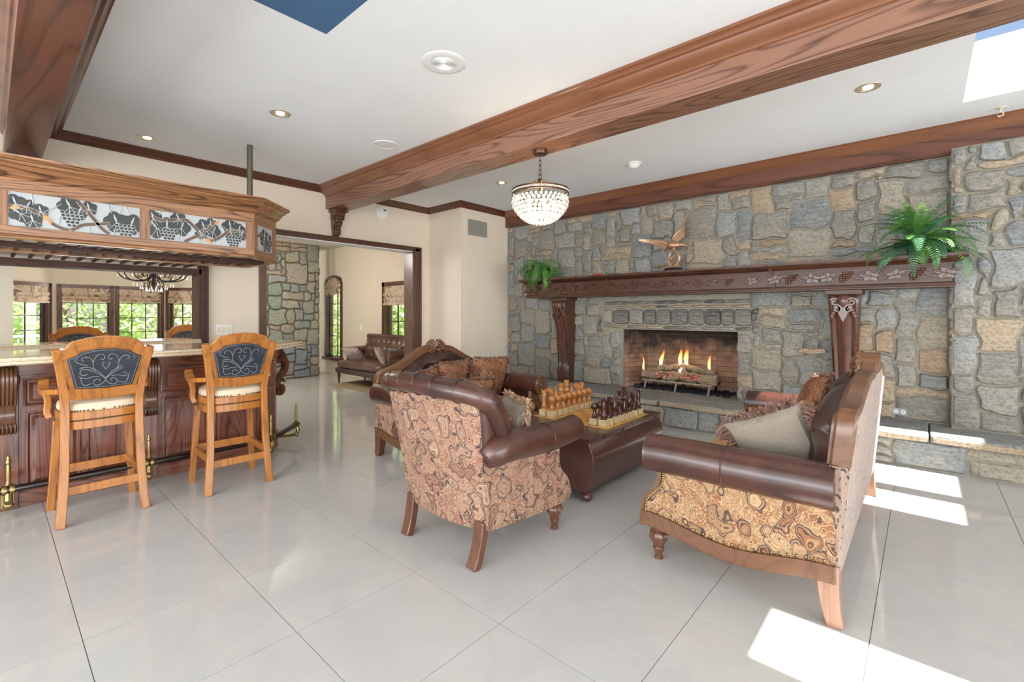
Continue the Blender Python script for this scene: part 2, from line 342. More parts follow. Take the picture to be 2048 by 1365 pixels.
    def obj(s, name, mat, parent=None, smooth=True, bevel=0, sub=0, seg=2, fix=True, **kw):
        me = s.mesh(name, mat, smooth)
        if fix:
            import bmesh
            bm = bmesh.new(); bm.from_mesh(me); bmesh.ops.recalc_face_normals(bm, faces=bm.faces); bm.to_mesh(me); bm.free()
        return link(name, me, parent, bevel, sub, seg, **kw)
def link(name, me, parent=None, bevel=0, sub=0, seg=2, label=None, cat=None, group=None, kind=None, loc=None, rot=None):
    o = bpy.data.objects.new(name, me); COL.objects.link(o)
    if parent: o.parent = parent
    if bevel:
        m = o.modifiers.new('bevel', 'BEVEL'); m.width = bevel; m.segments = seg; m.limit_method = 'ANGLE'; m.angle_limit = radians(40)
        m.harden_normals = False
    if sub:
        m = o.modifiers.new('sub', 'SUBSURF'); m.levels = sub; m.render_levels = sub
    if loc: o.location = loc
    if rot: o.rotation_euler = rot
    tag(o, label, cat, group, kind); return o
def tag(o, label=None, cat=None, group=None, kind=None):
    for k, v in (('label', label), ('category', cat), ('group', group), ('kind', kind)):
        if v: o[k] = v
    return o
def T(name, label, cat, loc=(0, 0, 0), rz=0, group=None, kind=None):
    o = bpy.data.objects.new(name, None); COL.objects.link(o); o.location = loc; o.rotation_euler = (0, 0, rz); o.empty_display_size = .05
    return tag(o, label, cat, group, kind)
def copy_tree(o, parent=None):
    c = o.copy(); COL.objects.link(c)
    if parent: c.parent = parent
    for ch in [x for x in o.children]: copy_tree(ch, c)
    return c
def lerp(a, b, t): return a+(b-a)*t
def smooth_path(pts, n=8):  # Catmull-Rom
    P = [Vector(p) for p in pts]; out = []
    for i in range(len(P)-1):
        a, b, c, d = P[max(i-1, 0)], P[i], P[i+1], P[min(i+2, len(P)-1)]
        for k in range(n):
            t = k/n; out.append(.5*((2*b)+(c-a)*t+(2*a-5*b+4*c-d)*t*t+(3*b-a-3*c+d)*t**3))
    out.append(P[-1]); return [tuple(p) for p in out]
def spiral(cx, cy, r0, r1, a0, turns, n=28):
    return [(cx+lerp(r0, r1, k/n)*cos(a0+turns*2*pi*k/n), cy+lerp(r0, r1, k/n)*sin(a0+turns*2*pi*k/n)) for k in range(n+1)]
RX = lambda a: Matrix.Rotation(a, 4, 'X'); RY = lambda a: Matrix.Rotation(a, 4, 'Y'); RZ = lambda a: Matrix.Rotation(a, 4, 'Z'); TR = lambda *p: Matrix.Translation(p)

# ------------------------------------------------------------------ room shell
CE = 3.10; YW = 6.19; XS = 6.0
XG, YG, TS = .2612, 2.6038, .61
fl = G().box(-5, 6.6, -6.4, 6.4, -.2, -.004).box(-.2, 5.4, 6.4, 14.9, -.2, -.004).obj('floor', 'grout', smooth=False, kind='structure')
tm = G().box(.0015, TS-.0015, .0015, TS-.0015, -.012, 0).mesh('tile', 'tile', False)
cell = []
for i in range(-8, 10):
    for j in range(-14, 14):
        x, y = XG+i*TS, YG+j*TS
        if x > 6.0 or (y > 6.0 and (x < 2.0 or x > 5.2)): continue
        cell.append((0 if (y > -1.3 and x+y*.02 > -2.2) else 1, x, y))
far_tiles = G()
for k, x, y in sorted(cell):
    if k == 0: link('tile', tm, fl, loc=(x, y, 0))
    else: far_tiles.box(x+.0015, x+TS-.0015, y+.0015, y+TS-.0015, -.012, 0)
far_tiles.obj('tile_field', 'tile', fl, smooth=False, fix=False, kind='stuff')

def slab_with_holes(xs, ys, holes, z0, z1):
    g = G()
    for a, b in zip(xs, xs[1:]):
        for c, d in zip(ys, ys[1:]):
            mx, my = (a+b)/2, (c+d)/2
            if any(h[0] < mx < h[1] and h[2] < my < h[3] for h in holes): continue
            g.box(a, b, c, d, z0, z1)
    return g
SK1 = (1.74, 2.21, -2.5, -1.13); SK2 = (3.88, 5.34, -2.13, -.25); SK3 = (.1, 1.4, 1.45, 2.785)
ceil = slab_with_holes([-5, .1, 1.4, 1.74, 2.21, 3.88, 5.34, 6.6], [-6.4, -2.5, -2.13, -1.13, -.25, 1.45, 2.785, 6.4], (SK1, SK2, SK3), CE, CE+.14).obj('ceiling', 'white_ceiling', smooth=False, kind='structure')
def skylight(idx, h, top, bars):
    g = G(); x0, x1, y0, y1 = h
    b = CE+.14; g.box(x0-.06, x0, y0-.06, y1+.06, b, top).box(x1, x1+.06, y0-.06, y1+.06, b, top).box(x0, x1, y0-.06, y0, b, top).box(x0, x1, y1, y1+.06, b, top)
    w = g.obj('window_%d' % idx, 'white_ceiling', smooth=False, kind='structure')
    f = G()
    for a, b in bars: f.box(a, b, y0, y1, top-.05, top)
    for o, a, b, c, d in ((0, x0, x1, y0, y0+.04), (0, x0, x1, y1-.04, y1), (0, x0, x0+.04, y0, y1), (0, x1-.04, x1, y0, y1)): f.box(a, b, c, d, top-.05, top)
    f.obj('window_frame', 'white_plastic', w, smooth=False)
    G().box(x0, x1, y0, y1, top-.012, top-.004).obj('pane', 'pane_glass', w, smooth=False)
skylight(1, SK2, CE+.46, [(4.34, 4.52)]); skylight(2, SK1, CE+.3, [])
w3 = G().box(.1, 1.4, 1.45, 2.785, CE-.001, CE+.12).obj('window_3', 'blue_panel', smooth=False, kind='structure')
# far wall with serving hatch and wide opening
g = G(); D = .2
g.box(-4.6, -1.7, YW, YW+D, 0, CE).box(-1.7, 1.597, YW, YW+D, 0, 1.0).box(-1.7, 1.597, YW, YW+D, 1.83, CE).box(1.597, 2.311, YW, YW+D, 0, CE)
g.box(2.311, 4.563, YW, YW+D, 2.365, CE).box(4.563, 4.9, YW, YW+D, 0, CE)
wf = g.obj('wall_far', 'cream_wall', smooth=False, kind='structure')
G().box(4.9, 6.4, 5.40, YW+D, 0, CE).obj('wall_chase', 'cream_wall', smooth=False, kind='structure')
# unseen walls behind the camera, with the window openings that light the room
g = G(); g.box(-4.8, 6.6, -6.2, -6.0, 0, .3).box(-4.8, 6.6, -6.2, -6.0, 2.7, CE).box(-4.8, -3.3, -6.2, -6.0, .3, 2.7).box(5.3, 6.6, -6.2, -6.0, .3, 2.7)
for x in (-1.6, .2, 2.0, 3.7): g.box(x, x+.12, -6.2, -6.0, .3, 2.7)
g.obj('wall_back', 'cream_wall', smooth=False, kind='structure')
g = G(); g.box(-4.8, -4.6, -6.0, 6.4, 0, .3).box(-4.8, -4.6, -6.0, 6.4, 2.7, CE).box(-4.8, -4.6, -6.0, -4.0, .3, 2.7).box(-4.8, -4.6, 4.6, 6.4, .3, 2.7)
for y in (-2.2, -.4, 1.3, 3.0): g.box(-4.8, -4.6, y, y+.12, .3, 2.7)
g.obj('wall_left', 'cream_wall', smooth=False, kind='structure')
# trim: casing of the opening, hatch frame, crowns
cs = [(0, 0), (0, .0)]
def casing_prof(w, t): return None
g = G(); y0 = YW-.035
g.box(4.563, 4.713, y0, YW, 0, 2.434).box(2.235, 2.32, y0, YW, 0, 2.434).box(2.235, 4.713, y0, YW, 2.363, 2.434)
g.box(4.585, 4.60, y0-.012, YW, 0, 2.43).box(4.68, 4.713, y0-.014, YW, 0, 2.434).box(2.235, 4.713, y0-.014, YW, 2.41, 2.434)
g.box(4.553, 4.566, YW-.02, YW+D+.02, 0, 2.37).box(2.305, 2.322, YW-.02, YW+D+.02, 0, 2.37)
g.obj('trim_1', 'dark_trim_z', smooth=False, bevel=.004, kind='structure')
G().box(2.31, 4.56, YW-.01, YW+D, 2.352, 2.367).obj('trim_2', 'white_ceiling', smooth=False, kind='structure')
g = G(); g.box(1.585, 1.685, YW-.05, YW+D+.02, .98, 1.9).box(1.61, 1.64, YW-.062, YW, .98, 1.9).box(-1.7, 1.62, YW-.05, YW+D+.02, 1.80, 1.86)
g.obj('trim_3', 'rack_wood', smooth=False, bevel=.004, kind='structure')
CROWN = [(0, CE-.085), (.012, CE-.085), (.018, CE-.07), (.03, CE-.055), (.055, CE-.035), (.07, CE-.022), (.075, CE-.012), (.088, CE-.012), (.088, CE), (0, CE)]
G().sweep(CROWN, [(-4.6, YW), (3.1, YW)]).obj('trim_4', 'dark_trim_x', kind='structure')
G().sweep(CROWN, [(3.37, YW), (4.9, YW), (4.9, 5.4), (5.97, 5.4)]).obj('trim_5', 'dark_trim_x', kind='structure')
# soffit and crown above the stone wall
sf = G().box(5.93, 6.3, -6.0, 5.4, 2.84, CE).obj('trim_6', 'dark_trim_y', smooth=False, bevel=.004, kind='structure')
SCR = [(0, CE-.1), (.01, CE-.1), (.02, CE-.085), (.045, CE-.06), (.05, CE-.045), (.075, CE-.025), (.085, CE-.01), (.1, CE-.01), (.1, CE), (0, CE)]
G().sweep(SCR, [(5.93, 5.4), (5.93, -6.0)]).obj('crown', 'oak_crown_y', sf)
G().sweep([(0, 2.85), (.012, 2.855), (.012, 2.865), (0, 2.87)], [(5.93, 5.4), (5.93, -6.0)]).obj('bead', 'dark_trim_y', sf)
BCR = [(0, CE-.135), (.012, CE-.13), (.014, CE-.115), (.03, CE-.10), (.06, CE-.085), (.075, CE-.06), (.08, CE-.05), (.1, CE-.045), (.11, CE-.03), (.128, CE-.02), (.135, CE-.02), (.135, CE), (0, CE)]
def beam(label, x0, x1, z0, seam=None, mat='oak_beam', cm='oak_crown_y'):
    b = T('ceiling_beam', label, 'beam', ((x0+x1)/2, 1.4, z0)); ox, oz = (x0+x1)/2, z0
    def rel(g): return g.warp(lambda x, y, z: (x-ox, y-1.4, z-oz))
    ys = [-6.0]+([seam] if seam else [])+[YW]
    for a, c in zip(ys, ys[1:]): rel(G().box(x0, x1, a+.0015, c-.0015, z0, CE-.002)).obj('board', mat, b, smooth=False, bevel=.004)
    rel(G().sweep(BCR, [(x0, YW), (x0, -6.0)])).warp(lambda x, y, z: (x, y, z)).obj('crown', cm, b)
    rel(G().sweep(BCR, [(x1, -6.0), (x1, YW)])).obj('crown', cm, b)
beam('long oak ceiling beam that the crystal chandelier hangs from', 3.10, 3.37, 2.80, 4.25)
beam('oak ceiling beam at the top left above the bar, coloured dark for its shade', .09, .33, 2.77, None, 'dark_trim_y', 'dark_trim_y')  # this beam's shade is put into its colour by a darker wood
def wall_corbel(label, x, ztop, w=.2, h=.36):
    c = T('corbel', label, 'corbel', (x, YW, ztop-h))
    pr = [(0, 0), (-.04, 0), (-.075, .02), (-.085, .05), (-.07, .08), (-.06, .1), (-.075, .13), (-.1, .155), (-.11, .19), (-.105, .225), (-.12, .25), (-.155, .27), (-.17, .3), (-.165, .32), (0, .32)]
    G().prism(smooth_pairs(pr), 'x', -w/2+.03, w/2-.03).warp(lambda x, y, z: (x*(.62+.38*z/.32), y, z)).obj('scroll', 'corbel_wood', c, bevel=.006)
    G().box(-w/2, w/2, -.2, 0, .32, .34).box(-w/2+.012, w/2-.012, -.185, 0, .34, h).obj('cap', 'corbel_wood', c, smooth=False, bevel=.004)
    for sx in (-1, 1):
        G().ribbon(spiral(-.1, .25, .045, .008, -1, 1.5), 0, .009, 'x', sx*(w/2-.032), sx*(w/2-.02)).obj('volute', 'corbel_wood', c)
    lf = G()
    for k in range(5):
        for i in range(3):
            z = .06+k*.05; lf.ball(((i-1)*.03, -.085-.02*(k > 2)-.012*k/4, z), (.018, .014, .035), 8, 5)
    lf.obj('acanthus_leaf', 'corbel_wood', c)
def smooth_pairs(pr, n=4):
    return [p[:2] for p in smooth_path([(a, b, 0) for a, b in pr], n)]
wall_corbel('carved acanthus corbel under the long oak beam', 3.235, 2.80)
wall_corbel('dark carved corbel under the left beam, half hidden behind the bar canopy', .21, 2.77)
# ------------------------------------------------------------------ stonework
def lay_stones(u0, u1, v0, v1, blocked, cell, seed, pre=(), wmax=7, hmax=5):
    """Irregular rubble pattern: rectangles on a cell grid whose shared corner points are jittered."""
    rnd = random.Random(seed); nu = max(2, round((u1-u0)/cell)); nv = max(2, round((v1-v0)/cell)); cu = (u1-u0)/nu; cv = (v1-v0)/nv
    occ = [[False]*nu for _ in range(nv)]
    def blk(i, j):
        x, y = u0+(i+.5)*cu, v0+(j+.5)*cv
        return any(b[0] < x < b[1] and b[2] < y < b[3] for b in blocked)
    for j in range(nv):
        for i in range(nu): occ[j][i] = blk(i, j)
    jit = {}
    def vert(i, j):
        if (i, j) not in jit:
            ed = i in (0, nu) or j in (0, nv); k = 0 if ed else .36
            jit[(i, j)] = (u0+i*cu+rnd.uniform(-k, k)*cu, v0+j*cv+rnd.uniform(-k, k)*cv)
        return jit[(i, j)]
    out = []
    for j in range(nv):
        for i in range(nu):
            if occ[j][i]: continue
            q = rnd.random()
            if q < .16: w, h = rnd.randint(3, 6), 1
            elif q < .4: w, h = rnd.randint(2, 3), rnd.randint(2, 3)
            elif q < .85: w, h = rnd.randint(3, min(5, wmax)), rnd.randint(2, 4)
            else: w, h = rnd.randint(4, wmax), rnd.randint(3, hmax)
            ww = 0
            while ww < w and i+ww < nu and not occ[j][i+ww]: ww += 1
            w = ww
            hh = 1
            while hh < h and j+hh < nv and all(not occ[j+hh][i+k] for k in range(w)): hh += 1
            h = hh
            if w == 1 and h > 2: h = 2
            for b in range(h):
                for a in range(w): occ[j+b][i+a] = True
            idx = [(i, j)]+[(i+k, j) for k in range(1, w)]+[(i+w, j)]+[(i+w, j+k) for k in range(1, h)]+[(i+w, j+h)]+[(i+w-k, j+h) for k in range(1, w)]+[(i, j+h)]+[(i, j+h-k) for k in range(1, h)]
            out.append((idx and [vert(*p) for p in idx], w, h))
    return out
def shape_poly(poly, gap, rnd):
    n = len(poly)
    keep = [k for k in range(n)]
    pts = [Vector(poly[k]) for k in keep]; c = sum(pts, Vector((0, 0)))/len(pts)
    # chaikin
    out = []
    for k in range(len(pts)):
        a, b = pts[k], pts[(k+1) % len(pts)]; out += [a*.75+b*.25, a*.3+b*.7]
    # inset
    res = []
    m = len(out)
    for k in range(m):
        t = out[(k+1) % m]-out[k-1]; nrm = Vector((-t.y, t.x)); nrm = nrm.normalized() if nrm.length > 1e-9 else c-out[k]
        if nrm.dot(c-out[k]) < 0 and (c-out[k]).length > .03: pass
        res.append(out[k]+nrm*gap)
    return [tuple(p) for p in res]
def stone_mesh(poly, depth, rnd, mat):
    """poly in (u,v); face looks along +w. returns G in (u,v,w)."""
    n = len(poly); cx = sum(p[0] for p in poly)/n; cy = sum(p[1] for p in poly)/n
    g = G(); tu, tv = rnd.uniform(-.05, .05), rnd.uniform(-.05, .05)
    def ring(k, w): return [(cx+(p[0]-cx)*k, cy+(p[1]-cy)*k, w+((p[0]-cx)*tu+(p[1]-cy)*tv if w > 0 else 0)) for p in poly]
    sz = min(max(p[0] for p in poly)-min(p[0] for p in poly), max(p[1] for p in poly)-min(p[1] for p in poly)); e = max(.72, 1-.022/max(sz, .04))
    rings = [ring(1, -.02), ring(1, depth*.45), ring(e, depth*.9), ring(e*.6, depth+rnd.uniform(-.003, .004))]
    g.loft(rings, caps=False); o = 3*n; g.v.append((cx, cy, depth+rnd.uniform(-.004, .006)))
    g.f += [[o+i, o+(i+1) % n, 4*n] for i in range(n)]
    return g
def build_stones(parent, stones, fmap, seed, gap, mats, dmin=.018, dmax=.045, matfn=None, name='stone', limit=300):
    rnd = random.Random(seed); rest = None
    stones = sorted(stones, key=lambda s: -s[1]*s[2])
    for k, (poly, w, h) in enumerate(stones):
        p = shape_poly(poly, gap, rnd); cx = sum(q[0] for q in p)/len(p); cy = sum(q[1] for q in p)/len(p)
        g = stone_mesh(p, rnd.uniform(dmin, dmax), rnd, None); o = fmap(cx, cy, 0)
        g.warp(lambda a, b, c: tuple(x-y for x, y in zip(fmap(a, b, c), o)))
        m = matfn(cx, cy, w, h, rnd) if matfn else rnd.choice(mats)
        ob = g.obj(name, m, parent, loc=o)
def rusty(cx, cy, w, h, rnd):
    return 'stone_rust' if (h == 1 and rnd.random() < .55) or rnd.random() < .06 else 'stone_grey'
FB = (1.67, 3.20, .31, 1.135)     # firebox opening (y0,y1,z0,z1)
def soot(cx, cy, w, h, rnd):
    dy = max(0, abs(cx-2.5)-.8); dz = abs(cy-1.38)
    if dy < .35 and 1.13 < cy < 1.62 and rnd.random() < .78: return 'stone_soot' if h > 1 else rnd.choice(['stone_soot', 'stone_rust'])
    return rusty(cx, cy, w, h, rnd)
# wall_right: mortar backing with the firebox hole
g = G(); xb = XS+.0
g.box(xb, xb+.3, FB[1], 5.42, 0, 2.9).box(xb, xb+.3, -.2, FB[0], 0, 2.9).box(xb, xb+.3, FB[0], FB[1], FB[3], 2.9).box(xb, xb+.3, FB[0], FB[1], 0, FB[2])
wr = g.obj('wall_right', 'mortar', smooth=False, kind='structure')
fm = lambda u, v, w: (XS-w, u, v)
blocked = [(FB[0]-.02, FB[1]+.02, 0, FB[3]), (1.5, 3.5, FB[3]-.005, 1.545), (3.9, 4.35, .3, 1.6), (.5, .75, .3, 1.6)]
st = lay_stones(-.19, 5.40, .31, 2.84, [(1.66, 3.21, 0, 1.14), (1.5, 3.5, 1.13, 1.54)], .078, 11)
build_stones(wr, st, fm, 5, .0095, None, matfn=soot)
# soldier course and thin ledges over the firebox
rnd = random.Random(8)
def course(a, b, z0, z1, wmin, wmax, mats, dm=.045):
    y = a
    while y < b-.02:
        w = min(rnd.uniform(wmin, wmax), b-y)
        if b-(y+w) < wmin*.6: w = b-y
        q = .012; pl = [(y, z0+rnd.uniform(0, q)), (y+w*.5, z0), (y+w, z0+rnd.uniform(0, q)), (y+w, (z0+z1)/2), (y+w, z1-rnd.uniform(0, q)), (y+w*.5, z1), (y, z1-rnd.uniform(0, q)), (y, (z0+z1)/2)]
        p = shape_poly(pl, .008, rnd); g = stone_mesh(p, rnd.uniform(dm*.7, dm), rnd, None); o = fm(y+w/2, (z0+z1)/2, 0)
        g.warp(lambda u, v, t: tuple(i-j for i, j in zip(fm(u, v, t), o))); g.obj('stone', rnd.choice(mats), wr, loc=o); y += w
course(1.5, 3.5, 1.14, 1.2, .16, .3, ['stone_rust', 'stone_soot', 'stone_grey']); course(1.5, 3.5, 1.2, 1.42, .15, .26, ['stone_soot', 'stone_soot', 'stone_grey'], .055)
course(1.5, 3.5, 1.42, 1.475, .16, .34, ['stone_rust', 'stone_rust', 'stone_soot']); course(1.5, 3.5, 1.475, 1.54, .22, .4, ['stone_soot'], .03)
# two flat sunlit ledge stones beside the right mantel leg
for y0, y1 in ((.76, 1.03), (.34, .47)):
    G().prism([(y0, .935), ((y0+y1)/2, .915), (y1, .935), (y1-.02, .975), (y0+.02, .98)], 'x', XS-.085, XS).obj('ledge_stone', 'stone_rust', wr, bevel=.008)
# projecting pier at the right
XP = 5.86
pier = G().box(XP, 6.3, -6.0, -.2, 0, 2.87).obj('wall_pier', 'mortar', smooth=False, kind='structure')
build_stones(pier, lay_stones(-2.0, -.2, .31, 2.87, [], .084, 23), lambda u, v, w: (XP-w, u, v), 3, .0095, None, matfn=rusty)
build_stones(pier, lay_stones(XP, 6.0, .31, 2.84, [], .07, 29), lambda u, v, w: (u, -.2+w*.5, v), 3, .0095, None, matfn=rusty)
# hearth
hx0, hx1, hz = 5.36, 6.05, .31
he = T('hearth', 'raised stone hearth running along the foot of the fireplace wall', 'hearth', (5.7, 2.4, 0))
rel = lambda x, y, z: (x-5.7, y-2.4, z)
G().box(5.40, 6.0, -1.8, 5.36, 0, .255).warp(rel).obj('core', 'mortar', he, smooth=False)
rnd = random.Random(31); y = -1.8; slabs = []
while y < 5.36:
    w = min(rnd.uniform(.55, .95), 5.37-y)
    if 5.37-(y+w) < .4: w = 5.37-y
    k = rnd.uniform(-.05, .05); mid = rnd.uniform(.45, .6)
    split = rnd.random() < .55
    xs = [(5.335, 6.0)] if not split else [(5.335, 5.335+mid*.66), (5.335+mid*.66, 6.0)]
    for a, b in xs:
        pl = [(a, y), (a-.008, y+w*.5), (a, y+w), ((a+b)/2, y+w+k), (b, y+w), (b, y), ((a+b)/2, y+k*.0)]
        c = (sum(p[0] for p in pl)/7, sum(p[1] for p in pl)/7); pl = [(c[0]+(p[0]-c[0])*.985, p[1]+(.006 if p[1] < c[1] else -.006)) for p in pl]
        z0, z1 = .25, .31+rnd.uniform(-.004, .004)
        g = G().prism(pl, 'z', z0, z1).warp(rel); o = g.obj('hearth_slab', 'stone_slab', he, smooth=False, bevel=.012)
        if a < 5.4:  # rusty split edge
            G().prism([(y+.02, .252), (y+w*.5, .25), (y+w-.02, .256), (y+w-.02, .298), (y+w*.5, .302), (y+.02, .297)], 'x', 5.318, 5.34).warp(rel).obj('slab_edge', 'stone_rust', he, bevel=.006)
    y += w
build_stones(he, lay_stones(-1.8, 5.36, .005, .25, [], .08, 47, wmax=6, hmax=3), lambda u, v, w: (5.40-w-5.7, u-2.4, v), 13, .0095, None, dmin=.02, dmax=.045, matfn=lambda a, b, w, h, r: 'stone_grey' if r.random() < .85 else 'stone_rust')
# ------------------------------------------------------------------ firebox of brick
fb = T('firebox', 'brick lined firebox with soot blackened top in the stone wall', 'fireplace', (6.2, (FB[0]+FB[1])/2, FB[2]))
ox, oy, oz = 6.2, (FB[0]+FB[1])/2, FB[2]; FD = .52
rel = lambda x, y, z: (x-ox, y-oy, z-oz)
yb0, yb1 = FB[0]+.13, FB[1]-.13; xb0, xb1 = XS-.02, XS+FD
g = G(); g.box(xb1, xb1+.1, FB[0]-.1, FB[1]+.1, FB[2]-.05, 1.4)
g.prism([(xb0+.05, FB[0]-.02), (xb1+.02, yb0-.02), (xb1, yb0-.1), (xb0+.05, FB[0]-.12)], 'z', FB[2]-.05, 1.4).prism([(xb0+.05, FB[1]+.02), (xb1+.02, yb1+.02), (xb1, yb1+.1), (xb0+.05, FB[1]+.12)], 'z', FB[2]-.05, 1.4)
g.box(xb0, xb1+.1, FB[0]-.1, FB[1]+.1, FB[2]-.06, FB[2]-.005).box(xb0+.1, xb1+.1, FB[0]-.1, FB[1]+.1, 1.38, 1.44)
g.warp(rel).obj('lining', 'firebox_mortar', fb, smooth=False)
BW, BH = .2, .068
bmesh_ = G().box(-BW/2+.003, BW/2-.003, -.012, .008, .003, BH-.003).mesh('brick', 'firebrick', False)
hmesh_ = G().box(-BW/4+.003, BW/4-.003, -.012, .008, .003, BH-.003).mesh('half_brick', 'firebrick', False)
def brick_wall(p0, p1, rows):
    d = Vector((p1[0]-p0[0], p1[1]-p0[1])); L = d.length; a = atan2(d.y, d.x)
    for r in range(rows):
        x = -(r % 2)*BW/2
        while x < L-.02:
            lo, hi = max(x, 0), min(x+BW, L)
            if hi-lo > .05:
                c = (lo+hi)/2; P = Vector(p0)+d.normalized()*c
                b = link('brick', bmesh_ if hi-lo > BW*.8 else hmesh_, fb, loc=rel(P.x, P.y, FB[2]+r*BH), rot=(0, 0, a))
                if BW*.8 > hi-lo: b.scale = ((hi-lo)/(BW/2), 1, 1)
            x += BW
brick_wall((xb1, yb1), (xb1, yb0), 12); brick_wall((xb0+.06, FB[1]), (xb1, yb1), 12); brick_wall((xb1, yb0), (xb0+.06, FB[0]), 12)
# coal bed, grate, logs, flames
rnd = random.Random(3); g = G()
for k in range(420):
    g.ball((rnd.uniform(6.03, 6.46), rnd.uniform(1.78, 3.1), FB[2]+rnd.uniform(.0, .03)), (rnd.uniform(.01, .02), rnd.uniform(.01, .02), rnd.uniform(.008, .016)), 5, 3)
g.obj('coal_bed', 'coal', smooth=False, fix=False, label='bed of dark lava coals on the firebox floor', cat='coals', kind='stuff')
gr = T('fire_grate', 'low iron fire grate holding the logs', 'grate', (6.2, 2.45, FB[2])); rel2 = lambda x, y, z: (x-6.2, y-2.45, z-FB[2])
zg = FB[2]+.13
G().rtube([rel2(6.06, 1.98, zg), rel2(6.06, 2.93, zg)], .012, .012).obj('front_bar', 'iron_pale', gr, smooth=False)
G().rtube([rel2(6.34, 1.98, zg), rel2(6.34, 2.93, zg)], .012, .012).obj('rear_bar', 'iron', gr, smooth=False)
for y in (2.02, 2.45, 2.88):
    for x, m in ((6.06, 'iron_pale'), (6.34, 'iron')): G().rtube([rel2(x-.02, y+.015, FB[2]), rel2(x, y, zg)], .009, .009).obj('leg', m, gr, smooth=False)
for k in range(7): y = 2.04+k*.135; G().rtube([rel2(6.05, y, zg+.015), rel2(6.35, y, zg+.015)], .008, .008).obj('cross_bar', 'iron', gr, smooth=False)
def log(label, a, b, r, seed, mat='log_bark'):
    rd = random.Random(seed); A, B = Vector(a), Vector(b); n = 9; o = (A+B)/2
    pts = [A.lerp(B, k/n)+Vector((rd.uniform(-.01, .01), rd.uniform(-.01, .01), rd.uniform(-.01, .01)))-o for k in range(n+1)]
    g = G().tube(pts, [r*rd.uniform(.86, 1.12) for _ in pts], 10); q = random.Random(seed+1)
    g.warp(lambda x, y, z: (x+q.uniform(-.006, .006), y+q.uniform(-.006, .006), z+q.uniform(-.006, .006)))
    return g.obj('log', mat, label=label, cat='log', group='gas fire logs', loc=tuple(o))
log('long front log with glowing embers lying across the grate, left half', (6.10, 2.93, zg+.075), (6.10, 2.47, zg+.08), .062, 1)
log('long front log with glowing embers lying across the grate, right half', (6.10, 2.46, zg+.08), (6.11, 1.95, zg+.07), .066, 2)
log('back log lying behind the glowing front logs', (6.27, 2.95, zg+.09), (6.27, 2.0, zg+.09), .07, 3)
log('charred upper log lying slantwise across the left of the fire', (6.13, 2.74, zg+.17), (6.25, 2.4, zg+.2), .042, 4)
log('charred upper log lying slantwise across the right of the fire', (6.15, 2.1, zg+.16), (6.24, 2.5, zg+.22), .045, 5)
log('short gnarled branch on top at the right end of the fire', (6.14, 2.0, zg+.15), (6.22, 2.28, zg+.18), .035, 6)
log('small twig leaning against the middle of the front logs', (6.05, 2.3, zg+.11), (6.14, 2.39, zg+.22), .02, 7)
rnd = random.Random(17)
for k, (y, x) in enumerate(((2.6, 6.045), (2.28, 6.04))):
    g = G()
    for q in range(60): g.ball((rnd.uniform(-.008, .008), rnd.uniform(-.13, .13), rnd.uniform(-.03, .035)), rnd.uniform(.006, .013), 5, 3)
    g.obj('ember', 'ember', smooth=False, fix=False, loc=(x, y, zg+.085), label='patch of glowing red embers on the %s front log' % ('left', 'right')[k], cat='embers', kind='stuff')
def flame_obj(label, x, y, z, h, r, lean):
    pts = [(lean[0]*t*t*h, lean[1]*t*t*h+.012*sin(t*7), t*h) for t in [k/10 for k in range(11)]]
    rs = [max(.002, r*.8*((.55+1.3*t)*(1-t)**.8 if t < .25 else 1.12*(1-t)**1.05)) for t in [k/10 for k in range(11)]]
    G().tube(pts, rs, 12).obj('flame', 'flame', loc=(x, y, z), label=label, cat='flame', group='flames of the fire')
flame_obj('tall pale flame at the left of the fire', 6.17, 2.7, zg+.17, .34, .042, (0, -.15))
flame_obj('brightest central flame, left tongue', 6.2, 2.44, zg+.2, .36, .045, (0, .05)); flame_obj('brightest central flame, right tongue', 6.2, 2.36, zg+.2, .4, .05, (0, .05))
flame_obj('thin flame at the right of the fire', 6.2, 2.06, zg+.14, .42, .03, (0, .06)); flame_obj('faint narrow flame at the far left of the fire', 6.12, 2.93, zg+.1, .25, .022, (0, .2))
flame_obj('tiny flame between the front logs', 6.08, 2.4, zg+.14, .07, .03, (0, -.1))
pl = bpy.data.lights.new('fire_light', 'POINT'); pl.energy = 1.8; pl.color = (1, .55, .25); pl.shadow_soft_size = .1; po = bpy.data.objects.new('fire_light', pl); COL.objects.link(po); po.location = (6.15, 2.4, .78)
# ------------------------------------------------------------------ mantel
MX, MY, MZ = 5.8, 2.25, 1.595
ma = T('mantel', 'long carved dark wood mantel with grape vine frieze on two scroll legs', 'mantel', (MX, MY, MZ)); rel = lambda x, y, z: (x-MX, y-MY, z-MZ)
YL, YR = 4.66, -.2; XF = 5.62
G().box(XF, 5.98, YR, YL, 1.63, 1.80).warp(rel).obj('frieze', 'mantel_wood', ma, smooth=False, bevel=.004)
top = [(0, 1.795), (.012, 1.795), (.014, 1.81), (.03, 1.815), (.045, 1.83), (.075, 1.845), (.085, 1.858), (.1, 1.86), (.1, 1.885), (0, 1.885)]
path = [(5.98, YL), (XF, YL), (XF, YR), (5.98, YR)]
path = path[::1]
G().sweep(top, path).warp(rel).obj('crown', 'mantel_wood', ma)
G().box(XF-.01, 5.98, YR, YL, 1.85, 1.884).warp(rel).obj('shelf', 'mantel_wood', ma, smooth=False)
bot = [(0, 1.64), (.014, 1.636), (.02, 1.625), (.02, 1.612), (.008, 1.605), (.008, 1.595), (0, 1.595)]
G().sweep(bot, path).warp(rel).obj('base_moulding', 'mantel_wood', ma); G().box(XF, 5.98, YR, YL, 1.595, 1.64).warp(rel).obj('soffit', 'mantel_wood', ma, smooth=False)
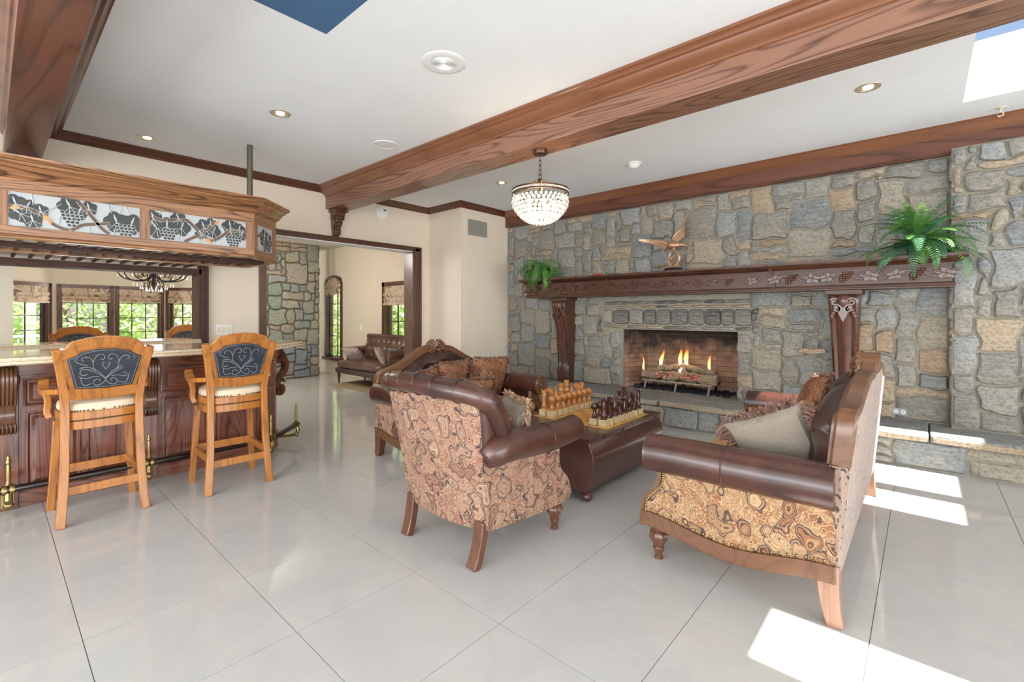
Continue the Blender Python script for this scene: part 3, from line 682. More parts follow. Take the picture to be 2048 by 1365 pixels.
for y in (3.22, 1.22):  # section joints
    G().rtube([rel(XF-.1, y+.03, 1.872), rel(XF-.05, y+.02, 1.845), rel(XF-.012, y, 1.80), rel(XF-.008, y-.02, 1.7), rel(XF-.018, y-.02, 1.61)], .012, .008, up=(1, 0, 0)).obj('joint_strip', 'mantel_wood', ma)
def grape_bunch(parent, x, y, z, s=1.0, mat='mantel_wood_z', ax=0):
    g = G(); rows = [(4, 0), (4, 1), (4, 2), (3, 3), (2, 4)]
    for n, r in rows:
        for k in range(n): g.ball((0, (k-(n-1)/2)*.019*s+r*.009*s, (2-r)*.0165*s), .0115*s, 8, 5)
    return g.warp(lambda a, b, c: rel(x+a, y+b, z+c)).obj('grape_cluster', mat, parent)
def lobed(r, n=5, k=.35, ph=0, m=40): return [((r*(1-k*.5+k*.5*cos(n*(t+ph))+.05*cos(15*t)))*cos(t)*1.25, r*(1-k*.5+k*.5*cos(n*(t+ph)))*sin(t)*.8) for t in [2*pi*i/m for i in range(m)]]
def carved_leaf(y, z, r, a):
    g = G(); P = lobed(r)
    g.prism(P, 'x', -.02, .004); g.tube([(-.021, -r*1.1, 0), (-.023, r*.9, .004)], .005, 5)
    for k in (-1, 1):
        for q in (-.3, .3): g.tube([(-.021, q*r, 0), (-.02, q*r+r*.4, k*r*.45)], .004, 5)
    M = TR(*rel(XF, y, z)) @ RX(a)
    g.warp(lambda a_, b, c: tuple(M @ Vector((a_, b, c)))).obj('carved_leaf', 'mantel_wood_z', ma, bevel=.003)
def vine(pts, r=.006):
    G().tube([rel(XF-.006, y, z) for y, z, _ in smooth_path([(a, b, 0) for a, b in pts], 6)], r*1.5, 6).obj('vine', 'mantel_wood_z', ma)
zc = 1.715
for y in (.02, .55, 1.02, 3.45, 3.98, 4.45):
    grape_bunch(ma, XF-.008, y, zc, 1.25); carved_leaf(y-.17, zc, .065, .25); carved_leaf(y+.17, zc+.005, .06, -.3+pi)
    vine([(y+.26, zc-.03), (y+.17, zc+.03), (y+.06, zc+.035), (y, zc+.05), (y-.08, zc-.02), (y-.17, zc-.01), (y-.24, zc+.04), (y-.27, zc+.02)])
for sy in (-1, 1):
    grape_bunch(ma, XF-.008, 2.22+sy*.58, zc, 1.0); carved_leaf(2.22+sy*.8, zc, .055, .2*sy); carved_leaf(2.22+sy*.38, zc+.01, .05, -.2*sy); carved_leaf(2.22+sy*.14, zc+.02, .045, .5*sy)
    vine([(2.22+sy*a, zc+b) for a, b in ((.02, -.02), (.15, .04), (.3, -.03), (.45, .03), (.6, .045), (.75, -.02), (.9, .02), (.95, .05))])
    vine([(2.22+sy*.22+p[0], zc-.01+p[1]) for p in spiral(0, 0, .05, .012, 1 if sy > 0 else 2, 1.3*sy, 14)], .005)
def mantel_leg(y):
    zt = 1.595; W2 = .125
    G().box(5.66, 5.98, y-W2-.03, y+W2+.03, 1.545, zt).warp(rel).obj('leg_cap', 'mantel_wood', ma, smooth=False, bevel=.006)
    front = [(1.545, 5.68), (1.52, 5.665), (1.47, 5.66), (1.40, 5.675), (1.3, 5.705), (1.15, 5.745), (.95, 5.785), (.75, 5.81), (.6, 5.815), (.5, 5.80), (.42, 5.80), (.33, 5.815), (.31, 5.82)]
    pr = smooth_pairs([(x, z) for z, x in front])
    def wd(z): return W2*(.72+.28*min(1, max(0, (z-.5)/1.0)))
    g = G()
    rings = []
    for x, z in pr:
        w = wd(z); rings.append([(x+.02, y-w, z), (x, y-w*.82, z), (x+.016, y-w*.55, z), (x-.008, y-w*.3, z), (x-.016, y, z), (x-.008, y+w*.3, z), (x+.016, y+w*.55, z), (x, y+w*.82, z), (x+.02, y+w, z), (5.99, y+w, z), (5.99, y-w, z)])
    g.loft(rings).warp(rel).obj('leg', 'mantel_wood_z', ma)
    lf = G()
    for s in (-1, 1):
        for (a, b, r0) in ((.07, 1.47, .042), (.05, 1.4, .03)):
            lf.ribbon([(y+s*p[0], b+p[1]) for p in spiral(a, 0, r0, .008, .5, 1.4, 18)], -.007, .007, 'x', 5.655, 5.675)
        for k in range(4): lf.ball((5.672+.004*k, y+s*(.06+.012*k), 1.42-.03*k), (.012, .022, .03), 8, 5)
    lf.prism([(y-.05, 1.50), (y, 1.47), (y+.05, 1.50), (y+.04, 1.36), (y+.015, 1.30), (y, 1.27), (y-.015, 1.30), (y-.04, 1.36)], 'x', 5.655, 5.69)
    lf.warp(rel).obj('acanthus_carving', 'mantel_wood_z', ma, bevel=.004)
    for s in (-1, 1):
        sd = G()
        for k in range(16): z = 1.42-.055*k; sd.ball((5.80+.004*k, y+s*wd(z), z), (.05, .008, .034), 8, 5)
        sd.warp(rel).obj('side_carving', 'mantel_wood_z', ma)
    ft = G()
    for k in range(-3, 4): ft.tube([(5.79, y+k*.025, .60-.012*abs(k)), (5.785, y+k*.027, .5), (5.80, y+k*.028, .33)], [.008, .015, .014], 6)
    ft.warp(rel).obj('foot_leaf', 'mantel_wood_z', ma)
mantel_leg(4.10); mantel_leg(.595)
# ------------------------------------------------------------------ bar
bar = T('bar', 'dark oak panelled bar with carved scroll corbels and a metal foot rail', 'bar', (.3, 5.0, 0)); rel = lambda x, y, z: (x-.3, y-5.0, z)
BY = 4.74
def bobj(g, name, mat, par=None, **kw): return g.warp(rel).obj(name, mat, par or bar, **kw)
foot = [(-1.75, BY), (1.72, BY), (1.96, 4.96), (1.96, 5.3), (-1.75, 5.3)]
bobj(G().prism(foot, 'z', 0, 1.01), 'carcass', 'bar_oak_z', smooth=False)
bobj(G().sweep([(0, .0), (.012, 0), (.012, .10), (.004, .115), (0, .115)], foot[:4]), 'base_board', 'bar_oak_x', smooth=False, bevel=.003)
bobj(G().sweep([(0, .92), (.012, .92), (.012, 1.005), (0, 1.005)], foot[:4]), 'top_rail', 'bar_oak_x', smooth=False, bevel=.003)
def raised_panel(p0, p1, z0, z1, mat):
    d = Vector((p1[0]-p0[0], p1[1]-p0[1])); L = d.length; u = d.normalized(); n = Vector((u.y, -u.x))
    def at(s, o, z): q = Vector(p0)+u*s+n*o; return (q.x, q.y, z)
    rings = [[at(a, o, c) for a, c in ((m, z0+m), (L-m, z0+m), (L-m, z1-m), (m, z1-m))] for m, o in ((0, -.02), (0, .013), (.012, .016), (.022, .004), (.03, .004), (.05, .014), (.055, .014))]
    bobj(G().loft(rings), 'panel', mat, smooth=False)
def pilaster(x0, x1):
    bobj(G().box(x0, x1, BY-.03, BY, 0, 1.0), 'pilaster', 'bar_oak_z', smooth=False, bevel=.004)
for a, b in ((-.62, -.52), (.03, .145), (.82, .93), (-1.4, -1.3)): pilaster(a, b)
for x0, x1 in ((-1.28, -.64), (-.5, .01), (.165, .80), (.95, 1.70)):
    n = 2; w = (x1-x0)/n
    raised_panel((x0, BY), (x1, BY), .70, .90, 'bar_oak_x')
    for k in range(n): raised_panel((x0+k*w+.012, BY), (x0+(k+1)*w-.012, BY), .13, .66, 'bar_oak_z')
raised_panel((1.74, BY+.018), (1.94, BY+.202), .70, .90, 'bar_oak_x'); raised_panel((1.74, BY+.018), (1.94, BY+.202), .13, .66, 'bar_oak_z')
def bar_corbel(x):
    pr = smooth_pairs([(0, .0), (-.03, .0), (-.065, .02), (-.075, .06), (-.055, .1), (-.045, .14), (-.06, .2), (-.085, .27), (-.1, .34), (-.1, .4), (-.075, .445), (-.03, .46), (0, .46)])
    g = G().prism([(BY-.03+a, .53+b) for a, b in pr], 'x', x-.042, x+.042)
    c = bobj(g, 'corbel', 'corbel_wood', bevel=.008)
    fl_ = G()
    for k in range(-2, 3): fl_.tube([(x+k*.019, BY-.035-.001+a*1.02, .53+b) for a, b in pr[24:46]], [.008+.004*sin(pi*i/21) for i in range(22)], 6)
    for k in range(-2, 3): fl_.ball((x+k*.019, BY-.1, .57), (.0105, .022, .04), 8, 6)
    for k in (-1, 1): fl_.ball((x+k*.045, BY-.10, .9), (.018, .045, .045), 10, 6)
    bobj(fl_, 'acanthus_flutes', 'corbel_wood', c)
for x in (.0875, .875, -.57): bar_corbel(x)
# S-scroll bracket at the bar's end
e = Vector((.73, .68)).normalized()
P = smooth_pairs([p for p in spiral(.075, .36, .012, .062, 3.5, -1.35, 12)]+[(.16, .30), (.15, .22), (.085, .155), (.06, .1), (.075, .05)]+[p for p in spiral(.09, .055, .05, .012, 2.8, 1.2, 10)][2:], 3)
g = G().ribbon(P, -.022, .022, 'y', -.035, .035); M = TR(1.955, 5.08, .50) @ RZ(.25)
g.ball((.15, 0, .13), (.02, .03, .02), 8, 6).warp(lambda x, y, z: tuple(M @ Vector((x, y, z*1.12))))
bobj(g, 'scroll_bracket', 'corbel_wood', bevel=.006)
# foot rail
rp = [(-1.75, 4.5, .195), (1.68, 4.5, .195), (1.76, 4.53, .195), (2.16, 4.93, .195)]
rl = bobj(G().tube(rp, .024, 12), 'foot_rail', 'rail_metal')
def rail_bracket(x, y, ang):
    M = TR(x, y, .195) @ RZ(ang); g = G()
    for k in (-1, 1): g.lathe([(.031, -.012), (.034, 0), (.031, .012)], 14, M=M @ TR(k*.018, 0, 0) @ RY(pi/2))
    g.lathe([(.014, .028), (.02, .034), (.012, .045), (.010, .06), (.0125, .09), (.0115, .15), (.008, .17), (.014, .178), (.012, .19), (.0075, .2), (.009, .214), (.004, .224)], 10, M=M)
    g.tube([(0, -.01, -.02), (0, -.02, -.06), (0, .0, -.1), (0, .08, -.115), (0, .2, -.12)], [.018, .022, .02, .016, .02], 8, M=M); g.ball((0, -.005, -.1), (.026, .02, .03), 8, 6, M=M)
    g.box(-.03, .03, .2, .215, -.17, -.05, M=M)
    bobj(g, 'rail_bracket', 'brass', rl)
for x, y, a in ((.09, 4.5, 0), (.83, 4.5, 0), (-.62, 4.5, 0), (1.74, 4.52, .4), (2.14, 4.91, .78)): rail_bracket(x, y, a)
# granite counter
ctp = [(-1.8, 4.5), (1.72, 4.5), (2.22, 4.97), (2.22, 5.36), (-1.8, 5.36)]
CTP = [(0, 1.01), (.012, 1.012), (.02, 1.022), (.02, 1.034), (.006, 1.04), (.006, 1.044), (.014, 1.047), (.012, 1.06), (.004, 1.065), (-.02, 1.065), (-.02, 1.01)]
ct = T('countertop', 'polished beige granite countertop on the bar', 'countertop', (.2, 4.95, 1.01)); relc = lambda x, y, z: (x-.2, y-4.95, z-1.01)
G().prism([(x, min(max(y, 4.48+.02), 5.36)) for x, y in ctp], 'z', 1.012, 1.065).warp(relc).obj('slab', 'granite', ct, smooth=False)
G().sweep(CTP, ctp[:4]).warp(relc).obj('moulded_edge', 'granite', ct)
G().box(-1.7, 1.597, YW-.12, YW+.42, 1.02, 1.055).box(-1.7, 1.597, YW-.1, YW+.4, 1.055, 1.068).obj('hatch_counter', 'granite', smooth=False, bevel=.008, label='beige granite ledge in the serving hatch behind the bar', cat='countertop')
# ------------------------------------------------------------------ canopy with stained glass
cn = T('bar_canopy', 'oak bar canopy with stained glass grape vine panels hanging over the bar', 'canopy', (.2, 5.0, 1.85)); relk = lambda x, y, z: (x-.2, y-5.0, z-1.85)
def kobj(g, name, mat, par=None, **kw): return g.warp(relk).obj(name, mat, par or cn, **kw)
cp = [(-1.75, 4.5), (1.586, 4.5), (1.88, 4.78), (1.88, 5.5)]
kobj(G().sweep([(-.03, 1.85), (.012, 1.85), (.02, 1.858), (.018, 1.872), (.006, 1.88), (.006, 1.937), (-.03, 1.937)], cp), 'bottom_rail', 'canopy_oak_x', smooth=False, bevel=.003)
kobj(G().sweep([(-.03, 2.165), (.006, 2.165), (.006, 2.27), (-.03, 2.27)], cp), 'top_rail', 'canopy_oak_x', smooth=False, bevel=.003)
CC = [(-.03, 2.25), (.006, 2.25), (.014, 2.262), (.03, 2.27), (.036, 2.285), (.05, 2.298), (.058, 2.315), (.085, 2.335), (.09, 2.35), (.11, 2.356), (.12, 2.37), (.12, 2.385), (-.03, 2.385)]
kobj(G().sweep(CC, cp), 'crown', 'canopy_oak_x')
for a, b in ((-1.75, -1.3), (-.65, -.58), (.02, .088), (.775, .836), (1.52, 1.592)): kobj(G().box(a, b, 4.494, 4.53, 1.93, 2.17), 'stile', 'canopy_oak_z', smooth=False, bevel=.003)
ch = Vector((.294, .28)).normalized(); nn = Vector((ch.y, -ch.x))
def chp(s, o, z): return (1.586+ch.x*s+nn.x*o, 4.5+ch.y*s+nn.y*o, z)
for a, b in ((0, .055), (.335, .406)):
    kobj(G().add([chp(s, o, z) for z in (1.93, 2.17) for s, o in ((a, .006), (b, .006), (b, -.03), (a, -.03))], [[0, 1, 2, 3], [4, 5, 6, 7], [0, 1, 5, 4], [1, 2, 6, 5], [2, 3, 7, 6], [3, 0, 4, 7]]), 'stile', 'canopy_oak_z', smooth=False)
kobj(G().box(1.855, 1.886, 4.83, 5.5, 1.93, 2.17).box(-1.75, 1.88, 5.47, 5.5, 1.85, 1.895).box(-1.75, 1.88, 5.47, 5.5, 2.2, 2.385), 'rear_frame', 'canopy_oak_x', smooth=False)
for a, b in ((-1.7, -.6), (-.56, .4), (.44, 1.84)): kobj(G().box(a, b, 5.48, 5.49, 1.89, 2.21), 'glass_pane', 'opal_glass', smooth=False)
def stained(origin, ux, w, h, data):
    """glass panel; origin lower-left, ux unit vector along the width; pieces sit on the face."""
    U = Vector((ux[0], ux[1], 0)); N = Vector((ux[1], -ux[0], 0)); O = Vector(origin)
    def P(u, v, o): q = O+U*(u*w)+Vector((0, 0, v*h))+N*o; return (q.x, q.y, q.z)
    pane = kobj(G().add([P(u, v, o) for o in (-.008, 0) for u, v in ((0, 0), (1, 0), (1, 1), (0, 1))], [[0, 1, 2, 3], [4, 5, 6, 7], [0, 1, 5, 4], [1, 2, 6, 5], [2, 3, 7, 6], [3, 0, 4, 7]]), 'glass_pane', 'opal_glass', smooth=False)
    def flat(poly, t, name, mat, o0=0.0):
        poly = [(min(max(a, .004), .996), min(max(b, .01), .99)) for a, b in poly]; n = len(poly)
        kobj(G().add([P(a, b, o0) for a, b in poly]+[P(a, b, o0+t) for a, b in poly], [list(range(n)), list(range(n, 2*n))]+[[i, (i+1) % n, n+(i+1) % n, n+i] for i in range(n)]), name, mat, pane, smooth=False)
    def line(pts, r=.0026):
        pts = [(min(max(a, 0), 1), min(max(b, 0), 1)) for a, b in pts]
        kobj(G().tube([P(a, b, .0035) for a, b, _ in smooth_path([(a, b, 0) for a, b in pts], 5)], r, 5), 'lead_line', 'lead', pane)
    k = w/h; lk = [0]
    for u, v, r, ang in data['leaves']:
        pts = []
        for i in range(26):
            t = 2*pi*i/26; rr = r*(.78+.22*abs(cos(2.5*(t-pi/2)))); x, y = rr*cos(t), rr*sin(t)*1.05
            pts.append((u+(x*cos(ang)-y*sin(ang))/k, v+x*sin(ang)+y*cos(ang)))
        lk[0] += 1; flat(pts, .0006+.0002*lk[0], 'leaf_glass', 'glass_leaf')
        for da in (-1.0, -.45, .3, .9): line([(u+r*.75*cos(ang+pi/2)/k, v+r*.75*sin(ang+pi/2)), (u, v), (u+r*cos(ang-pi/2+da)/k, v+r*sin(ang-pi/2+da))], .0019)
    for br in data['branches']:
        pts = smooth_pairs(br, 6); L = []; R = []
        for i, p in enumerate(pts):
            q0, q1 = pts[max(i-1, 0)], pts[min(i+1, len(pts)-1)]; dx, dy = (q1[0]-q0[0])*k, q1[1]-q0[1]; l = hypot(dx, dy) or 1; tk = .05
            L.append((p[0]-dy/l*tk/k, p[1]+dx/l*tk)); R.append((p[0]+dy/l*tk/k, p[1]-dx/l*tk))
        flat(L+R[::-1], .0038, 'branch_glass', 'glass_branch')
        line(L, .0014); line(R, .0014)
    for u, v, a in data['amber']: flat([(u-.03, v+a), (u, v+a*.3+.05), (u+.03, v-a), (u+.02, v-a-.07), (u-.03, v+a-.09)], .0045, 'amber_glass', 'glass_amber')
    for u, v in data['grapes']:
        g = G()
        for n, r in ((5, 0), (5, 1), (4, 2), (3, 3), (2, 4)):
            for q in range(n):
                cu, cv = u+((q-(n-1)/2)*.105+(r % 2)*.02)/k, v-(r-1.5)*.098
                if cv < .04 or cv > .97: continue
                for rad, o in ((.056, .0012), (.043, .003)):
                    pass
                pts = [P(cu+.045*cos(2*pi*i/9)/k, cv+.043*sin(2*pi*i/9), .005) for i in range(9)]
                g.add(pts+[P(cu, cv, .007)], [[i, (i+1) % 9, 9] for i in range(9)])
        kobj(g, 'grape_cluster', 'glass_grape', pane)
        rim = G()
        for n, r in ((5, 0), (5, 1), (4, 2), (3, 3), (2, 4)):
            for q in range(n):
                cu, cv = u+((q-(n-1)/2)*.105+(r % 2)*.02)/k, v-(r-1.5)*.098
                if cv < .05 or cv > .96: continue
                rim.add([P(cu+.058*cos(2*pi*i/9)/k, cv+.055*sin(2*pi*i/9), .0046) for i in range(9)], [list(range(9))])
        kobj(rim, 'grape_leading', 'lead', pane, fix=False)
    for l in data['lines']: line(l)
D1 = dict(leaves=[(.05, .66, .26, .3), (.13, .62, .2, -.4), (.22, .52, .2, .2), (.08, .38, .26, .9), (.165, .22, .24, .2), (.43, .76, .3, .4), (.5, .62, .25, -.3), (.575, .78, .22, .2), (.80, .44, .34, .3), (.925, .42, .34, -.3)],
  branches=[[(0, .55), (.1, .57), (.24, .39), (.29, .21), (.36, .075), (.43, .03)], [(.44, .02), (.52, .21), (.6, .28), (.75, .37)], [(.49, .97), (.53, .79), (.57, .64), (.635, .37), (.68, .18), (.74, .02)]],
  amber=[(.05, .56, 0), (.27, .3, .1)], grapes=[(.445, .42), (.87, .2)],
  lines=[[(.155, 1), (.17, .66)], [(.245, .5), (.3, .62), (.37, .8)], [(.35, .2), (.36, .4), (.40, .5)], [(.43, .04), (.435, .2)], [(.5, .4), (.54, .3)], [(.575, .2), (.58, 0)], [(.73, 1), (.74, .8), (.76, .7)], [(.84, 1), (.83, .75)], [(.87, 1), (.91, .75)], [(.78, .2), (.78, 0)], [(.975, .2), (.98, 0)], [(.145, .1), (.14, 0)]])
D2 = dict(leaves=[(.03, .72, .28, .2), (.06, .4, .36, .6), (.16, .5, .3, 0), (.27, .82, .24, .3), (.3, .5, .3, -.3), (.53, .62, .28, .3), (.6, .78, .2, 0), (.63, .5, .26, -.4), (.5, .36, .2, .5), (.82, .75, .3, .2), (.92, .7, .22, -.2), (.83, .5, .22, .2), (.95, .52, .24, -.3)],
  branches=[[(0, .84), (.08, .7), (.2, .72), (.32, .8), (.37, .76), (.45, .52), (.52, .3), (.6, .16), (.65, .2), (.73, .38), (.8, .56), (.9, .62), (1, .62)], [(.33, .02), (.42, .2), (.5, .34), (.58, .6), (.66, .9)]],
  amber=[(.67, .88, -.06), (.58, .16, .05)], grapes=[(.17, .22), (.85, .2)],
  lines=[[(.1, 1), (.09, .85)], [(.18, 1), (.21, .88)], [(.55, 1), (.56, .85)], [(.28, .3), (.27, .1), (.28, 0)], [(.49, .2), (.48, 0)], [(.63, .2), (.64, 0)], [(.66, .75), (.74, .72), (.78, .6)], [(.88, 1), (.86, .85)], [(.98, 1), (.94, .85)]])
D3 = dict(leaves=[(.45, .55, .36, 0), (.72, .5, .32, .3)], branches=[[(0, .56), (.3, .62), (.6, .6), (1, .44)]], amber=[], grapes=[(.5, .3), (.75, .32)], lines=[[(.1, 1), (.3, .7)], [(.45, 1), (.45, .7)], [(.75, 1), (.72, .7)], [(.45, .1), (.45, 0)]])
stained((.088, 4.502, 1.937), (1, 0), .687, .229, D1); stained((.836, 4.502, 1.937), (1, 0), .684, .229, D2); stained((-.58, 4.502, 1.937), (1, 0), .6, .229, D2)
stained(chp(.055, 0, 1.937), (ch.x, ch.y), .28, .229, D3)
for y0, y1, xe in ((4.53, 4.98, 1.5), (5.08, 5.47, 1.8), (5.52, 6.12, 1.5)):
    for k in range(33):
        x = -1.7+k*.108
        if x < xe: kobj(G().box(x, x+.024, y0, y1, 1.862, 1.88), 'glass_rack_slat', 'rack_wood', smooth=False)
kobj(G().box(-1.75, 1.86, 4.98, 5.0, 1.85, 1.915).box(-1.75, 1.86, 5.06, 5.08, 1.85, 1.915), 'rack_divider', 'rack_wood', smooth=False)
kobj(G().box(-1.72, 1.5, 4.54, 4.97, 1.884, 1.89).box(-1.72, 1.84, 5.09, 5.46, 1.884, 1.89).box(-1.72, 1.52, 5.51, 6.13, 1.884, 1.89), 'added_slot_sheet', 'white_plastic', smooth=False)  # white sheets added above the slats so the gaps between them look light
for x in (-.9, -.15, .62, 1.38): kobj(G().box(x-.06, x+.06, 4.96, 5.1, 1.885, 1.93).box(x-.07, x+.07, 4.95, 5.11, 1.878, 1.888), 'rack_block', 'rack_wood', smooth=False, bevel=.003)
kobj(G().lathe([(.027, 1.95), (.027, 3.1)], 16, (1.80, 5.22, 0)), 'hanging_rod', 'rod_metal')
# ------------------------------------------------------------------ bar stools
def make_stool():
    t = T('bar_stool', 'x', 'stool')
    lean = lambda x, y, z: (x, y-.20*max(0, z-.72)-.35*x*x*0+.55*x*x*(1 if z > .72 else 0)-(.0), z)
    def pr(g, name, par=t, mat='honey_wood', **kw): return g.obj(name, mat, par, **kw)
    for s in (-1, 1):
        # rear leg runs up into the back stile
        pts = smooth_path([(s*.215, -.235, 0), (s*.198, -.215, .25), (s*.19, -.195, .5), (s*.188, -.185, .68), (s*.19, -.19, .8), (s*.215, -.225, 1.0), (s*.238, -.265, 1.13)], 5)
        pr(G().rtube(pts, [lerp(.024, .021, i/(len(pts)-1)) for i in range(len(pts))], [.02]*len(pts), up=(0, 1, 0)), 'leg', bevel=.004)
        pts = smooth_path([(s*.222, .205, 0), (s*.205, .19, .3), (s*.19, .175, .62)], 5)
        pr(G().rtube(pts, .021, .021, up=(0, 1, 0)), 'leg', bevel=.004)
        a = pr(G().rtube(smooth_path([(s*.205, -.20, .86), (s*.235, -.12, .855), (s*.262, -.02, .845), (s*.265, .08, .865), (s*.255, .15, .895), (s*.25, .175, .885)], 5), .027, .016), 'arm', bevel=.006)
        pr(G().rtube(smooth_path([(s*.235, .05, .66), (s*.25, .06, .70), (s*.245, .085, .78), (s*.262, .11, .86)], 5), .017, .026, up=(0, 1, 0)), 'arm_post', a, bevel=.005)
        pr(G().box(min(s*.185, s*.215), max(s*.185, s*.215), -.2, .185, .235, .285), 'stretcher', smooth=False, bevel=.004)
    pr(G().box(-.19, .19, -.222, -.202, .19, .245), 'stretcher', smooth=False, bevel=.004); pr(G().box(-.195, .195, .178, .2, .24, .3), 'stretcher', smooth=False, bevel=.004)
    def rr(r, z0, z1, ex=.21): return [(ex*abs(cos(a))**.55*(1 if cos(a) > 0 else -1)*r, ex*.97*abs(sin(a))**.55*(1 if sin(a) > 0 else -1)*r) for a in [2*pi*i/32 for i in range(32)]]
    pr(G().prism(rr(1.0, 0, 0), 'z', .60, .655), 'seat_rail', bevel=.004); pr(G().prism(rr(.985, 0, 0), 'z', .655, .662), 'swivel_gap', mat='black_plastic'); pr(G().prism(rr(1.03, 0, 0), 'z', .662, .715), 'seat_frame', bevel=.005)
    g = G(); rings = []
    for k, z in ((.98, .715), (1.0, .735), (.96, .765), (.8, .785), (.5, .795), (.1, .797)): rings.append([(a, b, z) for a, b in rr(k, 0, 0)])
    g.loft(rings); cu = pr(g, 'seat_cushion', mat='cream_leather')
    g = G()
    for a in range(72): q = rr(1.0, 0, 0, .208)[a*32//72]; g.ball((.208*abs(cos(2*pi*a/72))**.55*(1 if cos(2*pi*a/72) > 0 else -1)*1.0, .203*abs(sin(2*pi*a/72))**.55*(1 if sin(2*pi*a/72) > 0 else -1), .722), .006, 6, 4)
    pr(g, 'nailheads', cu, 'cream_piping', kind='stuff')
    sh = lambda x, y, z: (x, -.19-.2*(z-.78)-.10*max(0, z-1.0)+.55*x*x+y-.02, z)
    crest = [(-.232, 1.125), (-.205, 1.128), (-.19, 1.145), (-.178, 1.17), (-.16, 1.183), (-.08, 1.205), (0, 1.212), (.08, 1.205), (.16, 1.183), (.178, 1.17), (.19, 1.145), (.205, 1.128), (.232, 1.125)]
    low = [(.195, 1.06), (.17, 1.075), (.14, 1.09), (.115, 1.118), (.06, 1.13), (0, 1.133), (-.06, 1.13), (-.115, 1.118), (-.14, 1.09), (-.17, 1.075), (-.195, 1.06)]
    pr(G().prism(crest+[(.222, 1.06)]+low+[(-.222, 1.06)], 'y', -.014, .016).warp(sh), 'crest_rail', bevel=.005)
    pr(G().prism([(-.185, .80), (0, .79), (.185, .80), (.195, .87), (0, .862), (-.195, .87)], 'y', -.012, .014).warp(sh), 'lower_rail', bevel=.005)
    panel = [(-.145, .872), (0, .864), (.145, .872), (.188, 1.065), (.15, 1.083), (.115, 1.11), (.06, 1.123), (0, 1.127), (-.06, 1.123), (-.115, 1.11), (-.15, 1.083), (-.188, 1.065)]
    c = (0, .99); big = [(c[0]+(x-c[0])*1.16, c[1]+(z-c[1])*1.07) for x, z in panel]
    pr(G().prism(big, 'y', -.008, .01).warp(sh), 'inner_frame', bevel=.004)
    bp = pr(G().prism(panel, 'y', -.014, .014).warp(sh), 'back_panel', mat='navy_leather', bevel=.004)
    et = G(); Q = []
    for s in (-1, 1):
        def sp(cx, cz, r0, r1, a0, tn): return [(s*(cx+p[0]), cz+p[1]) for p in spiral(cx*0, 0, r0, r1, a0, tn, 18)]
        Q += [[(s*(x), z) for x, z in smooth_pairs([(0, .93), (.03, .97), (.06, 1.0), (.062, 1.05), (.045, 1.085), (.02, 1.09), (.008, 1.07), (.018, 1.055), (.03, 1.06)])],
              [(s*x, z) for x, z in smooth_pairs([(0, .925), (.04, .965), (.08, .99), (.115, .995), (.125, .97), (.105, .955), (.09, .965)])],
              [(s*x, z) for x, z in smooth_pairs([(0, .92), (.012, .90), (.04, .885), (.06, .90), (.05, .925), (.03, .925), (.028, .91)])],
              [(s*x, z) for x, z in smooth_pairs([(.062, 1.03), (.08, 1.07), (.11, 1.075), (.12, 1.06), (.11, 1.05)])],
              [(s*x, z) for x, z in smooth_pairs([(.09, 1.02), (.13, 1.035), (.15, 1.055), (.14, 1.065)])],
              [(s*x, z) for x, z in smooth_pairs([(.07, .90), (.1, .89), (.115, .91), (.12, .94)])],
              [(s*x, z) for x, z in smooth_pairs([(.05, .985), (.09, 1.01), (.14, 1.0)])],
              [(s*x, z) for x, z in smooth_pairs([(.03, .94), (.06, .945), (.1, .935), (.13, .95)])],
              [(s*x, z) for x, z in smooth_pairs([(0, .99), (.012, 1.01), (.02, 1.03), (.01, 1.035)])]]
    rim = [(x*.94, .99+(z-.99)*.93) for x, z in panel]; Q.append(rim+[rim[0]])
    for sd in (-.0155, .0155):
        for q in Q: et.rtube([sh(x, sd, z) for x, z in q], .0012 if q is Q[-1] else .0019, .0008, up=(0, 1, 0))
    pr(et, 'scroll_print', bp, 'etch', smooth=False, fix=False, kind='stuff')
    return t
stool = make_stool(); first = True
for x, y, rz, lab in ((.512, 4.30, .02, 'honey wood bar stool with navy scroll back, left one in front of the bar'), (1.306, 4.2, -.03, 'honey wood bar stool with navy scroll back, right one in front of the bar'),
                      (.715, 7.02, pi+.05, 'bar stool seen from the front beyond the serving hatch, left one'), (1.76, 7.05, pi-.05, 'bar stool beyond the serving hatch, half hidden by its right post')):
    o = stool if first else copy_tree(stool); first = False
    o.location = (x, y, 0); o.rotation_euler = (0, 0, rz); tag(o, lab, 'stool', 'bar stools')
# ------------------------------------------------------------------ sofas
def cushion(g, x0, x1, y0, y1, z0, z1, r=.05, n=7, crown=.02):
    cx, cy, cz = (x0+x1)/2, (y0+y1)/2, (z0+z1)/2; hx, hy, hz = (x1-x0)/2, (y1-y0)/2, (z1-z0)/2
    rings = []
    m = 40
    def ring(s, z): # superellipse outline
        return [(cx+(hx-(1-s)*r)*abs(cos(a))**.22*(1 if cos(a) > 0 else -1), cy+(hy-(1-s)*r)*abs(sin(a))**.22*(1 if sin(a) > 0 else -1), z) for a in [2*pi*(i+.5)/m for i in range(m)]]
    for k in range(7):
        a = -pi/2+pi*k/6; rings.append(ring(cos(a), cz+hz*sin(a)*(1 if abs(sin(a)) < .99 else 1)))
    top = [[(lerp(p[0], cx, t), lerp(p[1], cy, t), z1+crown*(1-(1-t)**2)) for p in rings[-1]] for t in (.25, .5, .8, .99)]
    return g.loft(rings+top)
def turned_leg(h=.17):
    return [(.018, 0), (.024, .004), (.024, .012), (.019, .018), (.021, .035), (.028, .05), (.031, .062), (.026, .07), (.028, .078), (.034, .095), (.047, .115), (.05, .13), (.043, .15), (.034, .158), (.04, .165), (.04, h+.02)]
